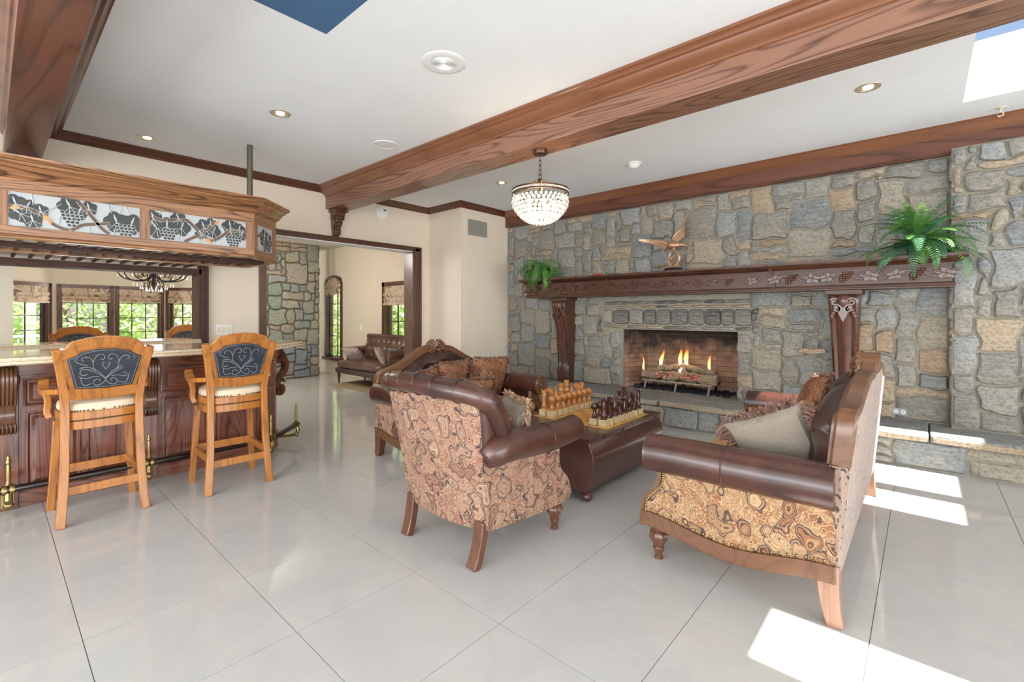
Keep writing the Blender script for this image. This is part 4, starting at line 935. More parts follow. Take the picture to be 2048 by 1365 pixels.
def saber(g, x, y, z, back, w=.04):   # rear leg sweeping outwards towards -y
    pts = smooth_path([(x, y, z), (x, y-back*.15, z*.6), (x, y-back*.5, z*.25), (x, y-back, 0)], 5)
    return g.rtube(pts, [lerp(w, w*.75, i/(len(pts)-1)) for i in range(len(pts))], [lerp(.045, .03, i/(len(pts)-1)) for i in range(len(pts))], up=(0, 1, 0))
def make_sofa(label, loc, rz, Wd, half, panel, backm, seats, shell=True, fabric_front='paisley_gold', legm='leg_wood', saberm='leg_wood'):
    t = T('sofa' if seats > 2 else 'loveseat', label, 'sofa', loc, rz); hw = Wd/2
    prof = smooth_pairs([(-x, z) for x, z in half]+[(x, z) for x, z in half[::-1]][1:], 4)
    YB, YF, ZR = -.43, .44, .235
    # outside back
    lean = lambda x, y, z: (x, y-.10*max(0, z-.3)+.0, z)
    body = [(x, z-.012) for x, z in prof]
    G().prism(body+[(hw-.01, ZR-.02), (-hw+.01, ZR-.02)], 'y', YB-.012, YB+.06).warp(lean).obj('back_panel', backm, t)
    G().ribbon(prof, -.035, .008, 'y', YB-.016, YB+.062).warp(lean).obj('back_frame', 'sofa_wood', t, bevel=.01, seg=2)
    G().ribbon([(x, z) for x, z in prof], -.055, -.025, 'y', YB+.03, YB+.074).warp(lean).obj('frame_bead', 'sofa_wood', t)
    nh = G(); acc = 0
    for (x0, z0), (x1, z1) in zip(prof, prof[1:]):
        l = hypot(x1-x0, z1-z0); acc += l
        if acc > .022:
            acc = 0; nx, nz = -(z1-z0)/l, (x1-x0)/l; nh.ball(lean(x0-nx*.066, YB+.07, z0-nz*.066), .0055, 6, 4)
    nh.obj('nailheads', 'brass', t, kind='stuff')
    # tufted inside back
    def ztop(x):
        for (x0, z0), (x1, z1) in zip(prof, prof[1:]):
            if x0 <= x <= x1 and x1 > x0: return lerp(z0, z1, (x-x0)/(x1-x0))
        return prof[0][1]
    iw = hw-.08
    def fb_(u, v):
        x = lerp(-iw, iw, u); zt = ztop(x)-.055; z = lerp(.36, zt, v); e = min(1, 8*u, 8*(1-u))*min(1, 6*v+.3, 7*(1-v)); y = YB+.06+.13*sqrt(max(e, 0))
        d = 0
        for j in range(3):
            for i in range(-12, 13):
                px = (i+.5*(j % 2))*.21; pz = .55+j*.13; q = (x-px)**2+(z-pz)**2; d = max(d, .045*math.exp(-q/.0016)+.018*math.exp(-abs(abs(x-px)-abs(z-pz)*.8)/.02)*math.exp(-q/.008))
        return lean(x, y-d, z)
    G().grid(int(iw*44), 26, fb_).obj('tufted_back', 'dark_leather', t, fix=False)
    bt = G()
    for j in range(3):
        for i in range(-5, 6):
            px = (i+.5*(j % 2))*.21
            if abs(px) < iw-.06 and .55+j*.13 < ztop(px)-.09: bt.ball(lean(px, YB+.155, .55+j*.13), (.011, .006, .011), 8, 5)
    bt.obj('tufting_buttons', 'dark_leather', t, kind='stuff')
    if shell:
        zt = ztop(0)-.01; g = G()
        for k in range(-4, 5):
            a = k*.36; g.tube([(sin(a)*.015, YB+.07, zt-.045), (sin(a)*.06, YB+.105, zt-.045+cos(a)*.05+.0), (sin(a)*.098, YB+.08, zt-.045+cos(a)*.1)], [.006, .013, .012], 8)
        g.ball((0, YB+.09, zt-.055), (.02, .02, .018), 10, 6); g.prism([(sin(a)*.095, zt-.045+cos(a)*.095) for a in [(-1.75+3.5*i/16) for i in range(17)]], 'y', YB-.02, YB+.085)
        for s in (-1, 1): g.tube([(s*p[0]+s*.1, YB+.1, zt-.06+p[1]) for p in spiral(0, 0, .03, .006, pi, 1.2, 14)], .007, 6)
        g.warp(lambda x, y, z: lean(x, y, z)).obj('shell_carving', 'sofa_wood', t)
    # arms
    for s in (-1, 1):
        cx, cz, R = s*(hw-.03), .595, .1
        pts = smooth_path([(cx, YB+.0, cz+.005), (cx, YB+.1, cz+.005), (cx, -.1, cz), (cx, .25, cz), (cx, YF-.03, cz-.005)], 5); n = len(pts)
        ar = G().tube(pts, [R*(1.0 if i < n-2 else 1.0) for i in range(n)], 22, up=(0, 0, 1)).obj('arm_roll', 'brown_leather', t)
        seam = G().tube([(cx+R*1.005*cos(a), .02, cz+R*1.005*sin(a)) for a in [2*pi*i/32 for i in range(33)]], .0035, 6).obj('seam', 'dark_leather', ar)
        sc = G().lathe([(R*1.0, 0), (R*1.02, .012), (R*.9, .02), (R*.78, .016), (R*.7, .024), (R*.3, .02), (R*.2, .032), (.004, .034)], 24, M=TR(cx, YF-.03, cz-.005) @ RX(-pi/2)).obj('arm_scroll', 'sofa_wood' if seats < 3 else 'brown_leather', ar)
        if seats < 3:
            ng = G()
            for a in range(22): ng.ball((cx+R*.93*cos(2*pi*a/22), YF-.007, cz-.005+R*.93*sin(2*pi*a/22)), .006, 6, 4)
            ng.obj('nailheads', 'brass', ar, kind='stuff')
        bulge = lambda z: s*.0
        xo = s*(hw-.0)
        wave = lambda y: .205+.028*cos(2*pi*(y-.44)/.87)*(1) - .01
        bot = [(lerp(YB, YF+.015, i/18), wave(lerp(YB, YF+.015, i/18))+.045) for i in range(19)]
        front = [(YF+.015, .27), (YF+.005, .33), (YF-.03, .375), (YF-.07, .42), (YF-.085, .47), (YF-.085, .52)]
        G().prism([(YB-.0, .56), (YB, bot[0][1])]+bot[1:]+smooth_pairs(front, 4)[1:]+[(YF-.12, .56)], 'x', xo-s*.10, xo).obj('arm_panel', panel, t, smooth=False)
        G().ribbon([(a, b) for a, b in smooth_pairs([(YF+.018, .19)]+front, 4)], -.008, .012, 'x', xo-s*.11, xo+s*.008).obj('arm_edge', 'sofa_wood', t)
        low = [(a, b-.0) for a, b in bot]
        G().ribbon(low, -.075, .0, 'x', xo-s*.06, xo+s*.012).obj('side_rail', 'sofa_wood', t, bevel=.006)
        G().ribbon(low, -.006, .006, 'x', xo, xo+s*.018).obj('rail_bead', 'sofa_wood', t)
        ng = G()
        for a, b in [(lerp(YB+.04, YF-.01, i/24), None) for i in range(25)]: ng.ball((xo+s*.004, a, wave(a)+.062), .0075, 6, 4)
        fp = smooth_pairs(front, 4)
        for a, b in fp[::1]: ng.ball((xo+s*.004, a-.022, b+.004), .0075, 6, 4)
        ng.obj('nailheads', 'brass', t, kind='stuff')
        G().lathe(turned_leg(), 24, (s*(hw-.06), YF-.055, 0), flute=(.08, .15, 8, .09)).obj('leg', legm, t)
        saber(G(), s*(hw-.035), YB+.03, .27, .03).obj('leg', saberm, t, bevel=.005)
        G().box(min(xo-s*.045, xo-s*.1), max(xo-s*.045, xo-s*.1), YB+.03, YF-.12, .3, .6).obj('inner_arm', 'dark_leather', t, smooth=False, bevel=.02)
    G().ribbon([(lerp(-hw+.05, hw-.05, i/24), .2-.03*abs(cos(pi*i/12))) for i in range(25)], 0, .06, 'y', YF-.03, YF).obj('front_rail', 'sofa_wood', t, bevel=.006)
    G().box(-hw+.09, hw-.09, YB+.04, YF-.02, .22, .32).obj('seat_deck', 'tan_velvet', t, smooth=False, bevel=.02)
    sw = (Wd-.24)/seats
    for k in range(seats):
        cushion(G(), -Wd/2+.12+k*sw+.004, -Wd/2+.12+(k+1)*sw-.004, YB+.14, YF+.02, .31, .445).obj('seat_cushion', 'tan_velvet', t)
    return t
half_sofa = [(1.0, .70), (1.0, .84), (.985, .905), (.94, .935), (.87, .937), (.80, .945), (.72, .965), (.6, 1.0), (.46, 1.03), (.34, 1.042), (.24, 1.03), (.15, 1.035), (.08, 1.075), (0, 1.09)]
make_sofa('large leather and paisley camelback sofa with its speckled back to the right', (3.405, .71, 0), 0, 2.0, half_sofa, 'paisley_gold', 'back_fabric', 3, saberm='pale_leg_wood')
half_love = [(.745, .60), (.745, .68), (.73, .74), (.69, .785), (.62, .81), (.54, .83), (.44, .87), (.33, .93), (.22, .985), (.13, 1.005), (.06, 1.02), (0, 1.035)]
make_sofa('carved leather loveseat with shell crest and tan cushions facing the chess table', (3.20, 3.47, 0), pi, 1.5, half_love, 'paisley_tan', 'paisley_tan', 2)
# ------------------------------------------------------------------ armchair
ac = T('armchair', 'paisley tub armchair with rolled leather arms seen from behind', 'armchair', (2.06, 2.075, 0), -pi/2)
def back_pt(u, z):   # outside back: u -1..1 across, gently curved in plan and leaning
    hwz = lerp(.335, .405, (z-.2)/.75); k = (z-.2)/.75
    return (u*hwz, -.345-.13*k+.05*u*u, z)
G().grid(16, 12, lambda u, v: back_pt(2*u-1, lerp(.19+.03*0, .93, v))).obj('outside_back', 'paisley_tan', ac, fix=False)
for s in (-1, 1):
    side = smooth_pairs([(-.30, .20), (.1, .175), (.385, .185), (.395, .26), (.36, .33), (.30, .39), (.275, .45), (.27, .54)], 4)
    poly = side+[(-.36, .62)]
    xo = s*.355
    def flare(x, y, z): return (x+s*.04*max(0, (y+.3)/.7)+s*.02*max(0, (z-.2)/.4), y, z)
    G().prism(poly, 'x', xo-s*.09, xo).warp(flare).obj('arm_panel', 'paisley_tan', ac, smooth=False)
    ng = G()
    for k in range(26): y = lerp(-.28, .37, k/25); ng.ball(flare(xo+s*.003, y, .2-.0*y+.012*abs(y)), .0055, 6, 4)
    ng.obj('nailheads', 'brass', ac, kind='stuff')
    pts = smooth_path([(s*.385, -.36, .60), (s*.395, -.28, .635), (s*.405, -.15, .64), (s*.412, .0, .63), (s*.415, .2, .625), (s*.415, .36, .63), (s*.415, .425, .632)], 5); n = len(pts)
    rad = [.052, .06, .07, .078, .082]+[.083]*(n-5-2)+[.078, .062]
    ar = G().tube(pts, rad, 22, up=(0, 0, 1)).obj('arm_roll', 'brown_leather', ac)
    G().tube([(s*.414+.0845*cos(a), .1, .627+.0845*sin(a)) for a in [2*pi*i/32 for i in range(33)]], .0032, 6).obj('seam', 'dark_leather', ar)
    # wing: leather wrapping the side edge of the back
    wg = G(); rows = []
    for k in range(11):
        t = k/10; z = lerp(.58, .93, t); x, y, _ = back_pt(s*1.0, z)
        f = lerp(.20, .13, t)
        rows.append([(x, y, z), (x+s*.012, y+.02, z), (x+s*.012, y+f*.6, z), (x-s*.0, y+f, z), (x-s*.05, y+f+.01, z), (x-s*.09, y+f*.6, z)])
    wg.loft(rows, closed=False, caps=False).obj('wing', 'brown_leather', ac)
    G().rtube(smooth_path([(s*.3, -.30, .24), (s*.3, -.315, .14), (s*.295, -.335, .06), (s*.29, -.36, 0)], 4), .035, .024, up=(0, 1, 0)).obj('leg', 'leg_wood', ac, bevel=.005)
    G().lathe(turned_leg(.16), 24, (s*.34, .305, 0), flute=(.08, .15, 8, .09)).obj('leg', 'leg_wood', ac)
top = smooth_path([(-.35, -.19, .64), (-.385, -.24, .74), (-.41, -.31, .85), (-.405, -.385, .92), (-.34, -.43, .95), (-.17, -.47, .965), (0, -.478, .97), (.17, -.47, .965), (.34, -.43, .95), (.405, -.385, .92), (.41, -.31, .85), (.385, -.24, .74), (.35, -.19, .64)], 5)
tr_ = G().tube(top, [.062]*len(top), 18, sq=(1.0, .9), up=(0, 0, 1)).obj('top_roll', 'brown_leather', ac)
for k in (22, 26, 30, 34, 38, 14, 46): 
    p, q = Vector(top[k]), Vector(top[k+1]); d = (q-p).normalized(); u = Vector((0, 0, 1)); u = (u-d*u.dot(d)).normalized(); w = d.cross(u)
    G().tube([tuple(p+u*.063*cos(a)+w*.058*sin(a)) for a in [2*pi*i/24 for i in range(25)]], .003, 5).obj('seam', 'dark_leather', tr_)
G().grid(14, 10, lambda u, v: (lerp(-.33, .33, u), -.25-.12*v+.07*sin(pi*u)**.5*sin(pi*min(1, v+.15))**.5, lerp(.42, .95, v))).obj('inside_back', 'dark_leather', ac, fix=False)
cushion(G(), -.32, .32, -.25, .36, .29, .43).obj('seat_cushion', 'tan_velvet', ac)
G().box(-.34, .34, -.3, .36, .19, .3).obj('seat_base', 'paisley_tan', ac, smooth=False, bevel=.02)
# ------------------------------------------------------------------ fringed cushions
def pillow(label, loc, rot, w, h, th, mat, fringe='fringe_mix', fl=.035, band=None, edge=None, n=16, seed=1):
    t = T('throw_pillow', label, 'cushion', loc); t.rotation_euler = rot
    def f(sg):
        def q(u, v):
            a, b = 2*u-1, 2*v-1; k = (max(0, 1-abs(a)**2.6)*max(0, 1-abs(b)**2.6))**.42; pin = 1-.07*(1-abs(a))*abs(b)**3-.0
            return (a*w/2*(1-.06*(1-b*b)*abs(a)**6), sg*th/2*k, b*h/2*(1-.06*(1-a*a)*abs(b)**6))
        return q
    body = G().grid(n, n, f(1)).grid(n, n, lambda u, v: f(-1)(1-u, v)).obj('cover', mat, t, fix=False)
    if band:
        G().grid(6, n, lambda u, v: tuple(c*(1.02 if i == 1 else 1.0) for i, c in enumerate(f(1)(lerp(band[0], band[1], u), v)))).obj('velvet_band', 'dark_leather', body, fix=False)
    if fringe:
        rd = random.Random(seed); g = G(); N = int((w+h)*2/.004)
        for k in range(N):
            s = k/N*4; e = int(s); r = s-e
            a, b = ((2*r-1, -1), (1, 2*r-1), (1-2*r, 1), (-1, 1-2*r))[e]
            p = Vector((a*w/2*(1-.06*(1-b*b)), 0, b*h/2*(1-.06*(1-a*a)))); d = Vector(((0, 0, -1), (1, 0, 0), (0, 0, 1), (-1, 0, 0))[e])+Vector((rd.uniform(-.5, .5), rd.uniform(-.9, .9), rd.uniform(-.5, .5)))
            d = d.normalized()*fl*rd.uniform(.7, 1.15); q = p+d; q.z -= .008; sd = Vector((rd.uniform(-1, 1), rd.uniform(-1, 1), rd.uniform(-1, 1))).normalized()*.007
            m = p+d*.5+Vector((0, 0, .006)); g.add([p-sd, p+sd, m+sd, m-sd, q+sd*.5, q-sd*.5], [[0, 1, 2, 3], [3, 2, 4, 5]])
        g.obj('fringe', fringe, t, smooth=False, fix=False, kind='stuff')
    if edge:
        G().tube([(x, 0, z) for x, z in [(-w/2, -h/2), (0, -h/2*.94), (w/2, -h/2), (w/2*.94, 0), (w/2, h/2), (0, h/2*.94), (-w/2, h/2), (-w/2*.94, 0), (-w/2, -h/2)]], .006, 6).obj('piping', edge, t)
    return t
# on the loveseat (faces -y)
pillow('fringed paisley cushion against the middle of the loveseat back', (3.14, 3.62, .66), (.28, 0, .05), .42, .42, .15, 'paisley_pillow', seed=2)
pillow('fringed paisley cushion leaning in the right corner of the loveseat', (3.64, 3.58, .66), (.28, .05, -.2), .46, .44, .16, 'paisley_pillow', seed=3)
pillow('small fringed paisley cushion with a dark velvet band lying on the loveseat seat', (3.18, 3.33, .585), (.55, .1, -.1), .44, .30, .14, 'paisley_pillow', band=(.03, .2), seed=4)
pillow('fringed paisley cushion at the left end of the loveseat, mostly hidden', (2.72, 3.55, .62), (.3, -.1, .35), .42, .42, .14, 'paisley_pillow', seed=5)
# in the armchair
pillow('beige chenille cushion with pale fringe in the armchair', (2.19, 1.94, .62), (-.15, 0, -pi/2-.5), .40, .40, .15, 'beige_chenille', 'fringe_pale', .045, seed=6)
pillow('paisley cushion with dark fringe behind the beige one in the armchair', (2.0, 1.98, .60), (-.1, .1, -pi/2-.25), .36, .38, .12, 'paisley_pillow', seed=7)
# on the big sofa (faces +y)
pillow('grey beige fringed cushion lying tilted on the large sofa by its near arm', (2.76, .585, .665), (-.30, .40, pi/2+.12), .38, .36, .15, 'beige_chenille', 'fringe_mix', .065, seed=8)
pillow('brown paisley fringed cushion at the far end of the large sofa', (3.95, .60, .70), (-.35, -.15, pi+.35), .50, .44, .16, 'paisley_pillow', seed=9)
# ------------------------------------------------------------------ chess table
ctb = T('coffee_table', 'mahogany chest coffee table with bombe sides and inlaid chessboard', 'table', (3.405, 2.16, 0)); TZ = .47
tx, ty = .595, .40
pr = smooth_pairs([(.365, .075), (.372, .12), (.40, .2), (.425, .28), (.425, .34), (.405, .4), (.39, .435)], 5)
sidep = pr+[(-a, b) for a, b in pr[::-1]]
G().prism(sidep, 'x', -tx+.012, tx-.012).obj('body', 'mahogany', ctb, bevel=.004)
G().box(-tx, tx, -ty, ty, .435, .452).obj('lid_rim', 'mahogany', ctb, smooth=False, bevel=.004); G().box(-tx-.006, tx+.006, -ty-.006, ty+.006, .455, TZ).obj('lid', 'mahogany', ctb, smooth=False, bevel=.004)
for x in (-.4, -.1, .5): G().box(x-.012, x+.012, -ty-.012, -ty, .436, .468).obj('hinge', 'bronze', ctb, smooth=False)
for sx in (-1, 1):
    for sy in (-1, 1): G().ball((sx*(tx-.06), sy*(.34), .037), (.045, .045, .037), 16, 8).obj('foot', 'mahogany', ctb)
bd = G().box(-.36, .36, -.36, .36, TZ, TZ+.0015).obj('chessboard', 'board_light', ctb, smooth=False); bd.location = (.09, .005, 0)
sq_l = G().box(-.0415, .0415, -.0415, .0415, TZ, TZ+.003).mesh('square', 'board_light', False); sq_d = G().box(-.0415, .0415, -.0415, .0415, TZ, TZ+.003).mesh('square', 'board_dark', False)
for i in range(8):
    for j in range(8): link('square', (sq_l, sq_d)[(i+j) % 2], bd, loc=((i-3.5)*.084, (j-3.5)*.084, 0))
PROF = dict(
 pawn=[(.027, .052), (.027, .058), (.02, .064), (.022, .07), (.016, .085), (.011, .1), (.010, .106), (.017, .111), (.012, .116), (.02, .121), (.029, .133), (.031, .147), (.027, .162), (.016, .172), (.003, .175)],
 rook=[(.028, .052), (.028, .06), (.022, .066), (.026, .078), (.026, .086), (.019, .095), (.018, .14), (.021, .158), (.019, .163), (.023, .168), (.02, .174), (.024, .205), (.026, .216), (.018, .216), (.018, .208), (.003, .208)],
 bishop=[(.027, .052), (.027, .058), (.018, .068), (.013, .085), (.015, .092), (.022, .105), (.028, .125), (.027, .145), (.019, .165), (.011, .185), (.006, .2), (.004, .208), (.008, .213), (.008, .219), (.003, .224)],
 queen=[(.029, .052), (.029, .06), (.021, .068), (.015, .09), (.016, .12), (.024, .128), (.03, .143), (.03, .158), (.02, .17), (.017, .176), (.024, .186), (.022, .196), (.015, .205), (.019, .225), (.026, .245), (.019, .245), (.018, .236), (.003, .236)],
 king=[(.03, .052), (.03, .06), (.024, .066), (.029, .08), (.03, .1), (.024, .13), (.017, .155), (.02, .165), (.028, .178), (.026, .192), (.016, .202), (.016, .212), (.024, .222), (.018, .23), (.02, .245), (.027, .268), (.02, .268), (.019, .258), (.003, .258)])
def chess_proto(kind, mat):
    t = T('chess_'+kind, 'x', 'chess piece')
    G().box(-.033, .033, -.033, .033, 0, .052).obj('cork_base', 'cork', t, smooth=False, bevel=.004)
    if kind == 'knight':
        G().lathe([(.028, .052), (.028, .06), (.02, .066), (.018, .075)], 16).obj('foot', mat, t)
        pl = smooth_pairs([(-.02, .07), (-.026, .1), (-.024, .14), (-.03, .175), (-.022, .205), (-.005, .222), (.012, .22), (.026, .212), (.028, .2), (.012, .185), (.004, .165), (.012, .13), (.022, .1), (.02, .07)], 3)
        G().prism(pl, 'y', -.016, .016).obj('head', mat, t, bevel=.004)
    else:
        b = G().lathe(PROF[kind], 20).obj('body', mat, t)
        if kind == 'rook':
            g = G()
            for k in range(4): a = k*pi/2+.4; g.box(.016, .027, -.007, .007, .214, .222, M=RZ(a))
            g.obj('battlement', mat, b, smooth=False)
    return t
order = ['rook', 'knight', 'bishop', 'queen', 'king', 'bishop', 'knight', 'rook']
BX, BYc = 3.405+.09, 2.16+.005
ordw = ['first', 'second', 'third', 'fourth', 'fifth', 'sixth', 'seventh', 'eighth']
side_of = {'rook': {0: 'armchair', 7: 'fireplace'}, 'knight': {1: 'armchair', 6: 'fireplace'}, 'bishop': {2: 'armchair', 5: 'fireplace'}}
for mat, tone, yb_, yp, rz in (('chess_light', 'honey coloured', 3.5, 2.5, pi), ('chess_dark', 'dark brown', -3.5, -2.5, 0)):
    protos = {}
    for i in range(8):
        for kind, row in ((order[i], yb_), ('pawn', yp)):
            o = chess_proto(kind, mat) if kind not in protos else copy_tree(protos[kind])
            protos.setdefault(kind, o)
            o.location = (BX+(i-3.5)*.084, BYc+row*.084, TZ+.003); o.rotation_euler = (0, 0, rz if kind != 'knight' else pi/2*(1 if rz else -1)+(0.3))
            if kind == 'pawn': lab = '%s ball topped chess pawn, %s in its row counted from the armchair' % (tone, ordw[i])
            elif kind in side_of: lab = '%s chess %s on the chessboard, the one on the %s side' % (tone, kind, side_of[kind][i])
            else: lab = '%s chess %s, among the tallest of its colour on the board' % (tone, kind)
            tag(o, lab, 'chess piece', tone+' chess set')
# ------------------------------------------------------------------ mantel ornaments
def fern(label, loc, n, seed, fronds, mat2='fern_green'):
    t = T('potted_fern', label, 'plant', loc); rd = random.Random(seed)
    p = G().lathe([(.06, 0), (.075, .01), (.085, .08), (.09, .1), (.08, .1), (.075, .09), (.002, .09)], 16).obj('pot', 'pot', t)
    for k in range(n):
        a = 2*pi*k/n+rd.uniform(-.25, .25); L = rd.uniform(*fronds['len']); el = rd.uniform(*fronds['el']); dr = rd.uniform(*fronds['droop'])
        if cos(a) > .1: L *= .42; el = max(el, .85)          # wall side stays short
        pts = []; x = z = 0; ang = el; N = 14
        for i in range(N+1):
            pts.append((x, z)); x += cos(ang)*L/N; z += sin(ang)*L/N; ang -= dr/N*(1+.6*i/N)
        g = G(); ca, sa = cos(a), sin(a); P3 = [Vector((q[0]*ca, q[0]*sa, q[1]+.09)) for q in pts]
        g.tube(P3, [.0025*(1-.6*i/N) for i in range(N+1)], 4)
        M = 24
        for i in range(2, M):
            s = i/M*N; j = min(int(s), N-1); f = s-j; c = P3[j].lerp(P3[j+1], f); d = (P3[j+1]-P3[j]).normalized(); sd = Vector((-sa, ca, 0)); up = d.cross(sd)
            wl = .046*sin(pi*(.12+.86*i/M))**.7*fronds.get('w', 1)
            for q in (-1, 1):
                tip = c+sd*q*wl+d*wl*.35-Vector((0, 0, wl*.25)); w = d*.0058
                mid = c.lerp(tip, .5)+Vector((0, 0, .004)); g.add([c-w, c+w, mid+w*1.1, tip, mid-w*1.1], [[0, 1, 2, 3, 4]])
        g.obj('frond', 'fern_green' if k % 3 else mat2, t, smooth=False, fix=False)
fern('large bushy potted fern on the right end of the mantel', (5.72, .03, 1.885), 116, 4, dict(len=(.40, .60), el=(.0, 1.5), droop=(.8, 2.1), w=1.25), 'fern_blue_green')
fern('drooping potted fern on the left end of the mantel', (5.72, 4.43, 1.885), 80, 9, dict(len=(.42, .68), el=(.45, 1.45), droop=(1.8, 3.3), w=1.15))
# eagle statue
eg = T('eagle_statue', 'gilded eagle statuette with spread wings on a black oval base', 'statue', (5.74, 2.36, 1.885))
G().lathe([(.135, 0), (.14, .012), (.125, .025), (.12, .035), (.105, .045), (.003, .046)], 28).warp(lambda x, y, z: (x*.62, y, z)).obj('base', 'black_base', eg)
g = G()
for pts, r in ((((0, .1, .055), (0, .03, .06), (.0, -.03, .075), (0, -.09, .06)), .022), (((0, .02, .06), (-.01, .05, .12), (0, .055, .19), (0, .03, .25)), .016), (((0, -.02, .065), (.01, -.065, .13), (0, -.07, .2), (0, -.03, .26)), .02),
               (((0, -.06, .13), (0, 0, .11), (0, .07, .07)), .017), (((0, .12, .075), (0, .19, .1), (0, .22, .09)), .01), (((0, -.02, .2), (-.02, .02, .16), (0, .05, .13)), .012)):
    q = smooth_path(pts, 5); g.tube(q, [r*lerp(1.2, .7, i/len(q)) for i in range(len(q))], 7)
for k in range(12): a = k*.7; g.ball((.03*cos(a), .09*sin(a*1.3), .055), (.02, .03, .015), 6, 4)
g.obj('branch', 'gold_statue', eg)
body = smooth_path([(0, -.20, .305), (0, -.13, .325), (-.005, -.06, .33), (-.01, 0, .335), (-.012, .05, .34), (-.012, .085, .325), (-.012, .105, .315)], 4); n = len(body)
bd_ = G().tube(body, [[.012, .03, .048, .056, .046, .03, .026][min(6, int(i/n*7))] for i in range(n)], 12).obj('body', 'gold_statue', eg, sub=1)
G().ball((-.012, .115, .312), (.026, .034, .026), 10, 8).tube([(-.012, .14, .312), (-.012, .16, .305), (-.012, .163, .292)], [.012, .008, .002], 8).obj('head', 'gold_statue', bd_)
G().tube([(.01, .0, .3), (.01, .01, .265), (.005, .03, .245)], [.025, .016, .008], 8).tube([(-.02, -.02, .3), (-.02, -.02, .27), (-.01, -.03, .255)], [.025, .016, .008], 8).obj('legs', 'gold_statue', bd_)
tl = G()
for k in range(-2, 3): tl.rtube([(k*.012, -.15, .31), (k*.02, -.21, .295), (k*.026, -.255, .28)], [.008, .012, .005], .003)
tl.obj('tail', 'gold_statue', eg, smooth=False)
def wing(root, tip, chord, nf, name, up):
    R, Tp, Cd = Vector(root), Vector(tip), Vector(chord); g = G()
    arm = smooth_path([R, R.lerp(Tp, .4)+Vector(up), Tp], 5); g.tube(arm, [lerp(.026, .006, i/(len(arm)-1)) for i in range(len(arm))], 8)
    for layer, (l0, l1, wd, off) in enumerate(((1, 1, .017, 0), (.62, .58, .017, .006), (.36, .32, .017, .012))):
        for k in range(nf):
            t = .12+.88*k/(nf-1); b = Vector(arm[min(len(arm)-1, int(t*(len(arm)-1)))]); d = Cd.lerp((Tp-R).normalized()*Cd.length*1.25, t**2)*lerp(l0, l1, t)
            e = b+d; m = b.lerp(e, .55); ux = Vector((1, 0, 0))
            g.rtube([b, m, e], [wd*.6, wd, .002], [.0035, .003, .001], up=(1, 0, 0))
    g.obj(name, 'gold_statue', eg, smooth=False)
wing((0, -.01, .345), (.02, -.09, .53), (.01, -.15, .10), 12, 'wing', (.01, .05, .01)); wing((-.02, .05, .35), (-.12, .28, .40), (-.02, .05, -.085), 12, 'wing', (-.01, 0, .025))
G().tube([(0, 0, 0), (0, .07, .004), (0, .15, .0)], [.008, .01, .007], 8).obj('lighter', 'red_plastic', loc=(5.60, 3.30, 1.894), label='red plastic lighter lying on the mantel shelf', cat='lighter')
# ------------------------------------------------------------------ chandelier under the beam
cx, cy = 3.235, 2.53
ch_ = T('chandelier', 'round crystal drop chandelier hanging on a chain from the long beam', 'chandelier', (cx, cy, 2.14))
G().lathe([(.008, .612), (.02, .618), (.062, .622), (.065, .63), (.065, .658), (.06, .66)], 24).obj('ceiling_cap', 'bronze', ch_)
for k in range(4):
    z = .612-.042*k-.024; M = TR(0, 0, z) @ RZ((k % 2)*pi/2)
    G().tube([(.011*cos(a), 0, .026*sin(a)) for a in [2*pi*i/14 for i in range(15)]], .0032, 6, M=M).obj('chain_link', 'bronze', ch_)
G().tube([(.022*cos(a), 0, .428+.026*sin(a)) for a in [2*pi*i/18 for i in range(19)]], .0035, 6).obj('ring', 'bronze', ch_)
RR = .245
G().lathe([(RR, .262), (RR+.008, .264), (RR+.008, .276), (RR, .278)], 48, ring=True).lathe([(RR, .294), (RR+.008, .296), (RR+.008, .306), (RR, .308)], 48, ring=True).obj('hoop', 'bronze', ch_)
bz = G()
for k in range(96): a = 2*pi*k/96; bz.ball((RR*1.01*cos(a), RR*1.01*sin(a), .286), .0072, 6, 4)
bz.obj('bead_band', 'crystal', ch_, kind='stuff')
G().lathe([(.008, .1), (.008, .4), (.016, .402), (.016, .41), (.004, .412)], 10).obj('stem', 'bronze', ch_)
for k in range(4):
    a = k*pi/2+.5; G().rtube([(cos(a)*r, sin(a)*r, z) for r, _, z in smooth_path([(.012, 0, .4), (.04, 0, .395), (.075, 0, .36), (.12, 0, .325), (.18, 0, .308), (RR, 0, .3)], 5)], .008, .003).obj('arm', 'antique_brass', ch_, smooth=False)
for k, (rad, z) in enumerate(((RR*.97, .215), (RR*.86, .135), (RR*.68, .07), (RR*.45, .025))): G().lathe([(rad, z+.02), (rad+.004, z+.022), (rad, z+.026)], 40, ring=True).obj('tier_ring', 'antique_brass', ch_)
for k, (rad, z, n, r) in enumerate(((RR*.97, .225, 36, .0135), (RR*.98, .195, 36, .016), (RR*.95, .16, 36, .016), (RR*.88, .13, 34, .016), (RR*.78, .1, 30, .016), (RR*.68, .072, 27, .015), (RR*.56, .05, 22, .015), (RR*.42, .032, 17, .015), (RR*.27, .02, 11, .015), (RR*.1, .015, 5, .015))):
    g = G()
    for i in range(n): a = 2*pi*(i+.5*(k % 2))/n; g.ball((rad*cos(a), rad*sin(a), z), (r, r, r*1.12), 8, 6)
    g.obj('crystal_tier', 'crystal', ch_, kind='stuff')
for k in range(5):
    a = 2*pi*k/5+.3; b = G().lathe([(.009, .13), (.011, .15), (.018, .17), (.02, .185), (.013, .205), (.003, .215)], 12, (.12*cos(a), .12*sin(a), 0)).obj('bulb', 'bulb', ch_)
l = bpy.data.lights.new('chandelier_light', 'POINT'); l.energy = 10; l.color = (1, .84, .62); l.shadow_soft_size = .12; o = bpy.data.objects.new('chandelier_light', l); COL.objects.link(o); o.location = (cx, cy, 2.14+.16)
